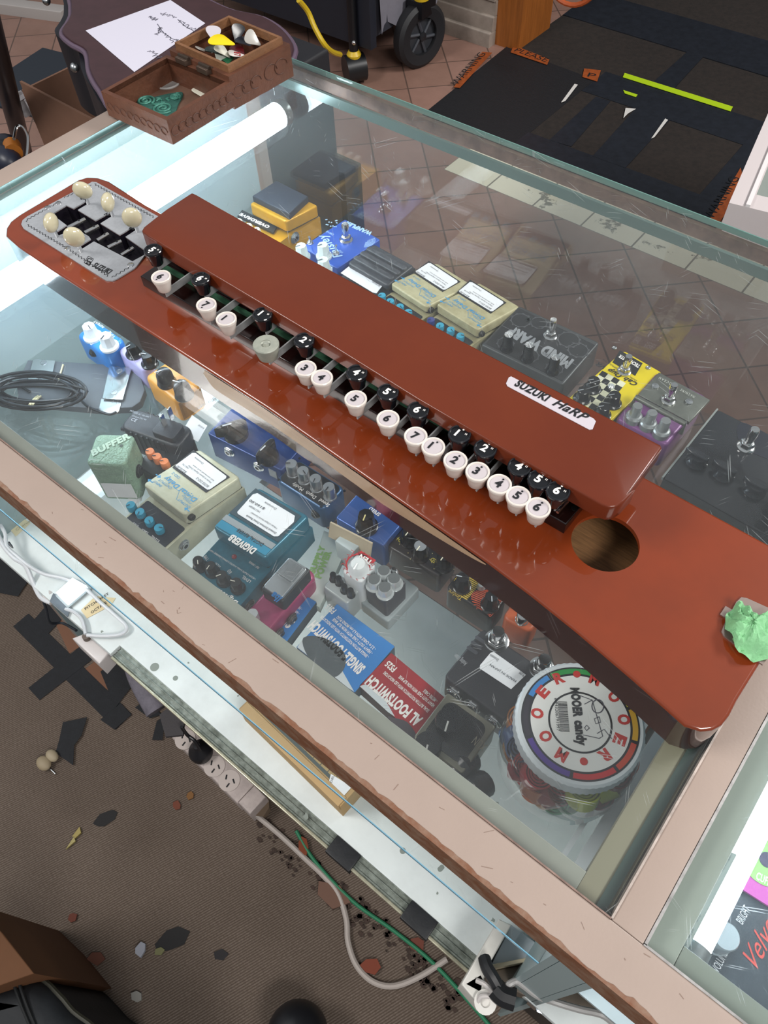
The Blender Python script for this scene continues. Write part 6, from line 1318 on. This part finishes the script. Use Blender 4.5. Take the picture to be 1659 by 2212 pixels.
cable('white_cable', [(-12, 1140, .475), (8, 1180, .475), (30, 1205, .475), (55, 1222, .468), (72, 1260, .45), (88, 1290, .44), (110, 1302, .44)], .0034, WCB, 'thicker white flex hanging over the left end of the lower shelf')
cable('white_cable', [(112, 1302, .44), (97, 1288, .44), (103, 1275, .445), (112, 1284, .448)], .0034, WC2, 'short bent white flex end by the grey tape')
cable('white_cable', [(185, 1370, .455), (178, 1340, .456), (160, 1322, .456), (142, 1316, .452)], .0026, WCB, 'white flex between the grey tape and the junction box')
cable('black_cable', [(18, 1172, .45), (50, 1212, .44), (78, 1262, .40), (98, 1310, .35), (108, 1345, .30), (135, 1346, .28), (165, 1362, .30)], .0022, M('#2a3038', .4), 'thin dark cable hanging below the white ones at the left')
t = Thing('junction_box', 'white plastic junction box hanging at the front edge of the lower shelf', 'junction box', (*at(196, 1395, .43), .395))
P4 = t.poly([(155, 1378), (185, 1366), (236, 1410), (214, 1434)], .43); t.part('cover', MB().prism(ccw(P4), 0, .035, .003), M('#c5bfbe', .35)); a = t.L(183, 1372, .44); t.part('gland', MB().lathe([(.006, 0), (.005, .012), (0, .012)], *a, .030, 12), M('#5c514a', .6))
rug('grey_tape', [(108, 1300), (116, 1282), (155, 1308), (147, 1334)], .452, .4535, M('#667079', .4, noise=.2, ns=60), 'grey tape patch holding the flex at the shelf edge', 'tape', z=.452)
# white bracket and grey cable at the right end of the track
t = Thing('corner_bracket', 'white painted corner bracket with a taped grey cable at the bottom edge', 'bracket', (*at(1050, 2100, .50), .40)); WB = M('#cbc9c3', .4, noise=.1, ns=30)
t.part('upright', MB().prism(ccw(t.poly([(996, 2125), (1078, 1985), (1106, 1998), (1050, 2095), (1042, 2150)], .50)), .02, .10, .002), WB); t.part('foot', MB().prism(ccw(t.poly([(996, 2126), (1040, 2100), (1068, 2160), (1040, 2178)], .50)), .03, .10, .002), WB)
t.part('panel', MB().prism(ccw(t.poly([(1058, 2090), (1105, 1998), (1198, 2066)], .47)), .0, .07, .001), M('#b3bcc4', .3)); t.part('batten', MB().prism(ccw(t.poly([(1056, 2094), (1060, 2084), (1194, 2058), (1200, 2066)], .48)), .05, .082, .001), M('#b7ad94', .5))
t.part('reflector', MB().prism(ccw(t.poly([(1062, 2096), (1200, 2068), (1340, 2195), (1240, 2180), (1130, 2150), (1080, 2125)], .46)), .02, .055, .002), M('#6d645a', .3, .4, noise=.3, ns=20))
t.part('eyelet', MB().lathe([(.010, 0), (.011, .003), (.005, .004), (.004, .002), (0, .002)], *t.L(1048, 2165, .50), .10, 20), M('#d6d3ce', .3))
cable('grey_cable', [(1085, 2140, .50), (1098, 2128, .51), (1115, 2120, .51), (1130, 2128, .51), (1160, 2150, .51), (1200, 2165, .51), (1250, 2180, .505), (1300, 2192, .50), (1330, 2215, .50)], .0035, M('#8d8c8b', .4), 'grey cable running right from the white bracket')
cable('white_cable', [(1030, 2118, .50), (1050, 2128, .505), (1066, 2150, .505), (1040, 2152, .505), (1032, 2170, .50)], .0026, WC2, 'small loop of white flex at the white bracket')
q = [(1046, 2070, .51), (1052, 2090, .515), (1064, 2110, .515), (1078, 2135, .51)]; cable('black_tape_wrap', q, .0065, M('#1b1c1f', .5), 'black tape strip wrapped down the white bracket', 'tape')
q = [(1070, 2135, .508), (1085, 2150, .508), (1112, 2160, .508)]; cable('black_tape_wrap', q, .0105, M('#141518', .45), 'black tape wrapped round the cable joint', 'tape')
tube_ = Thing('fluorescent_tube', 'bright tube end glowing under the counter at the bottom edge', 'lamp', (*at(1160, 2150, .44), .44)); a, b_ = tube_.L(1165, 2165, .44), tube_.L(1330, 2235, .44); tube_.part('lit_tube', MB().tube([(*a, 0), (*b_, 0)], .009, 16), M('#e6f4ff', .3, emit=4)); tube_.part('end_cap', MB().tube([(a[0] - .01, a[1], 0), (*a, 0)], .0095, 16), CHROME)

# ------------------------------------------------------------------ floor behind the counter
t = Thing('power_board', 'dusty white power board with four sockets on the carpet by the counter', 'power board', (-.51, .105, .0005)); PB = M('#a89c98', .5, noise=.2, ns=60)
A, B = Vector(t.L(370, 1592, .05)), Vector(t.L(512, 1735, .05)); u_ = (B - A).normalized(); v_ = Vector((-u_.y, u_.x)); L_ = (B - A).length
rq = lambda a, b_, c_, d_: [tuple(A + u_ * p + v_ * r) for p, r in ((a, c_), (b_, c_), (b_, d_), (a, d_))]
t.part('housing', MB().prism(ccw(rq(0, L_, 0, .042)), 0, .048, .004), PB); t.part('end_block', MB().prism(ccw(rq(L_, L_ + .030, .002, .040)), 0, .050, .003), PB)
for i, p in enumerate([(400, 1597), (433, 1623), (463, 1655), (495, 1686)]):
    c_ = t.L(*p, .05); s_ = t.part('socket', MB().lathe([(.0185, .0), (.0185, .0012), (0, .0012)], *c_, .048, 30), M('#b0a5a0', .5))
    if i == 1: continue
    for dx, dy, a in ((.007, .004, .5), (.004, -.007, -.5), (-.008, .001, .0)):
        mx = Matrix.Translation((c_[0] + dx, c_[1] + dy, .0492)) @ Matrix.Rotation(a + .6, 4, 'Z'); t.part('slot', MB().box(-.0012, .0012, -.004, .004, 0, .0006, 0, mx), BLACK, s_)
x, y = at(433, 1623, .06); solo('black_plug', MB().lathe([(.020, 0), (.021, .010), (.018, .020), (.009, .028), (.006, .040), (0, .040)], n=28), M('#1b1b1f', .4), 'round black plug in the power board', 'plug', loc=(x, y, .0505))
cable('black_cable', [(433, 1620, .095), (420, 1600, .12), (405, 1588, .13), (392, 1570, .16)], .003, M('#1b1b1f', .4), 'black lead rising from the round black plug')
cable('extension_cable', [(528, 1742, .03), (560, 1766, .012), (610, 1808, .006), (660, 1855, .005), (700, 1893, .005), (730, 1930, .005), (748, 1985, .005), (752, 2035, .005), (770, 2085, .005), (805, 2120, .005), (850, 2130, .005), (905, 2110, .005), (965, 2072, .006)], .0048, M('#9c938d', .5), 'dirty white power cord looping over the carpet from the power board')
cable('green_cable', [(640, 1795, .006), (680, 1860, .006), (760, 1945, .006), (850, 2010, .006), (930, 2075, .006), (1010, 2160, .006), (1070, 2230, .006)], .0032, M('#1f6b4a', .6), 'thin green cord running along the counter base')
CT = M('#16181d', .85, noise=.3, ns=60, bump=.3)
for i, (p, lb) in enumerate([([(29, 1354), (62, 1326), (285, 1543), (250, 1577)], 'long black cloth tape strip at the left on the carpet'), ([(62, 1487), (86, 1513), (200, 1425), (178, 1394)], 'black cloth tape strip crossing the long one to the lower left'),
    ([(70, 1345), (112, 1296), (150, 1322), (105, 1370)], 'black cloth tape patch at the upper end of the long strip'), ([(218, 1452), (275, 1405), (296, 1470), (250, 1530)], 'black cloth tape patch nearest the junction box'), ([(218, 1556), (262, 1520), (285, 1545), (248, 1577)], 'black cloth tape end lying across the long strip'),
    ([(-10, 1180), (40, 1215), (60, 1260), (40, 1290), (-10, 1280)], 'black tape area at the left frame edge below the shelf'), ([(293, 1530), (318, 1512), (350, 1545), (325, 1553)], 'small black tape scrap beside the tape cross'), ([(340, 1560), (360, 1545), (352, 1600), (330, 1600)], 'folded black tape scrap by the power board'),
    ([(138, 1562), (190, 1551), (178, 1590), (162, 1612), (160, 1655), (122, 1628), (130, 1600)], 'crumpled black tape scrap with white flecks lying apart on the carpet')]):
    rug('carpet_tape', p, .0008 + .0004 * i, .0016 + .0004 * i, CT, lb, 'tape')
rug('cardboard_patch', [(112, 1330), (150, 1340), (188, 1388), (150, 1412)], .0004, .0008, M('#6b4a38', .9), 'brown bare patch framed by black tape, upper one', 'patch'); rug('cardboard_patch', [(178, 1450), (210, 1425), (262, 1470), (232, 1490)], .0004, .0007, M('#6b4a38', .9), 'brown bare patch framed by black tape, lower one', 'patch')
t = Thing('cream_clip', 'small cream plastic clip beside the crumpled tape scrap', 'clip', (*at(103, 1640, .01), .001)); a = t.L(112, 1632, .01); b_ = t.L(94, 1648, .01)
t.part('jaw', MB().ell((*a, .008), .014, .010, .007, 14, 8), M('#93866f', .6)); t.part('body', MB().ell((*b_, .008), .016, .012, .007, 14, 8), M('#8a7c64', .6)); t.part('wire', MB().tube([(*b_, .003), (*t.L(120, 1672, .003), .003)], .0012, 6), STEEL)
random.seed(17)
def bit(nm, p, r, c_, lb, cat, k=6, asp=1.0, ang=0.0, h=.003):
    x, y = at(*p, 0); q = MB(); q.prism([(r * asp * random.uniform(.65, 1.1) * math.cos(a), r * random.uniform(.65, 1.1) * math.sin(a)) for a in [2 * PI * j / k for j in range(k)]], 0, h, 0); solo(nm, q, M('#%02x%02x%02x' % tuple(int(int(c_[i:i + 2], 16) * .72) for i in (1, 3, 5)), .9), lb, cat, loc=(x, y, .0006), rz=ang)
bit('dark_scrap', (228, 1770), .014, '#2b292b', 'dark leaf-shaped scrap above the middle of the carpet', 'scrap', 7, 1.8, 1.2, .001); bit('dark_scrap', (372, 2031), .017, '#2b292b', 'dark leaf-shaped scrap left of the white cord loop', 'scrap', 7, 1.7, 1.1, .001); bit('dark_scrap', (476, 2063), .008, '#333033', 'tiny dark scrap right of the larger leaf-shaped one', 'scrap', 5, 1.8, .8, .001)
bit('paper_bit', (306, 2052), .011, '#b9bcc9', 'white crumpled paper bit near the dark scrap', 'paper', 6, 1, .4, .006); bit('paper_bit', (296, 2153), .008, '#b5b2ac', 'small white bit near the bottom edge', 'paper', 6, 1.4, .2, .004); bit('paper_bit', (345, 2055), .007, '#8b8a5f', 'tiny olive bit beside the crumpled paper', 'paper', 5, 1.6, .9)
bit('brick_bit', (158, 1982), .008, '#7d4030', 'small reddish chip at the left of the carpet', 'chip'); bit('brick_bit', (210, 2068), .011, '#7d4a38', 'larger reddish chip near the cardboard corner', 'chip', 5, 1.6, .5); bit('brick_bit', (382, 1741), .009, '#8a4a35', 'reddish chip left of the power board end', 'chip'); bit('brick_bit', (412, 1719), .008, '#9a6a3a', 'amber chip next to the power board', 'chip')
bit('brick_bit', (655, 1832), .011, '#9a4a2a', 'orange brick chip between cord and counter', 'chip', 7, 1.6, 2.4, .008); bit('brick_bit', (800, 2088), .013, '#9a4a32', 'orange brick chip inside the cord loop', 'chip', 6, 1.4, .6, .006); bit('brick_bit', (715, 1932), .020, '#8a6656', 'pinkish wood chip beside the cord', 'chip', 5, 1.8, .3, .008); bit('brick_bit', (218, 2192), .024, '#7a5240', 'brown card piece at the bottom edge', 'chip', 5, 1.2, 1.3, .003)
bit('brick_bit', (900, 2040), .012, '#8a4a3a', 'red chip near the green cord', 'chip'); bit('brick_bit', (565, 1745), .020, '#9a826a', 'torn tan card behind the power board end', 'card', 7, 1.3, .4, .02)
t = Thing('yellow_wrapper', 'folded yellow wrapper scrap on the carpet', 'scrap', (*at(160, 1812, 0), .001)); t.part('upper_leaf', MB().prism(ccw(t.poly([(174, 1787), (177, 1800), (164, 1812), (158, 1808)], 0)), 0, .004), M('#8b7c40', .6)); t.part('lower_leaf', MB().prism(ccw(t.poly([(162, 1808), (165, 1818), (144, 1836)], 0)), 0, .004), M('#8f8350', .6))
rr_ = MB(); random.seed(23)
for k in range(160):
    px = random.uniform(560, 1000); py = 1740 + (px - 560) * .86 + random.uniform(10, 90); x, y = at(px, py, 0); r = random.uniform(.002, .006); rr_.prism([(x + r * math.cos(a), y + r * random.uniform(.6, 1) * math.sin(a)) for a in (0, 1.3, 2.5, 3.7, 5)], 0.0005, .003)
solo('debris', rr_, M('#3d2e27', .9, noise=.5, ns=80), 'scattered brown crumbs along the counter base', 'debris', kind='stuff')
t = Thing('dark_cloth_roll', 'grey dusty rolled cloth wedged under the counter beside the tape', 'cloth', (*at(320, 1480, .12), .07)); t.part('roll', MB().tube(spline([(*t.L(285, 1420, .14), .05), (*t.L(300, 1462, .13), .04), (*t.L(338, 1530, .10), .02)], 5), .022, 12), M('#6a6670', .8, noise=.3, ns=60, bump=.5))
rug('grey_rag', [(345, 1545), (375, 1520), (398, 1560), (396, 1588), (358, 1592)], .135, .142, M('#3d3a3c', .85, bump=.4), 'dark grey rag hanging over the power board end', 'cloth', z=.14)
t = Thing('tan_carton', 'tan cardboard carton corner at the lower left edge', 'box', (*at(0, 2070, .30), 0)); t.part('carton', MB().prism(ccw(t.poly([(-60, 1950), (5, 2015), (74, 2103), (-60, 2150)], .30)), 0, .30, .002), M('#573417', .8, noise=.08, ns=20))
t = Thing('black_bag', 'black padded fabric bag with stitched seams at the lower left corner', 'bag', (*at(60, 2190, .25), 0)); bgp = smooth_poly(ccw(t.poly([(-80, 2170), (-40, 2135), (60, 2112), (110, 2150), (140, 2185), (200, 2240), (180, 2330), (-60, 2380)], .26)), 4)
t.part('bag_body', MB().prism(bgp, 0, .26, .03), M('#0e1217', .7, bump=.4, bs=80)); 
for dx in (0, 12): t.part('seam', MB().tube(spline([(*t.L(30 + dx, 2128, .262), .2615), (*t.L(45 + dx, 2170, .262), .2615), (*t.L(70 + dx, 2230, .262), .2615)], 5), .002, 6), M('#070a0d', .8))
t.part('piping', MB().tube([(a, b_, .232) for a, b_ in bgp] + [(*bgp[0], .232)], .004, 6), M('#2b2a1f', .6))
x, y = at(640, 2235, .06); solo('castor_wheel', MB().ell((0, 0, 0), .045, .045, .045, 28, 14), M('#15161a', .4), 'black rounded castor just showing at the bottom edge', 'castor', loc=(x, y, .047))
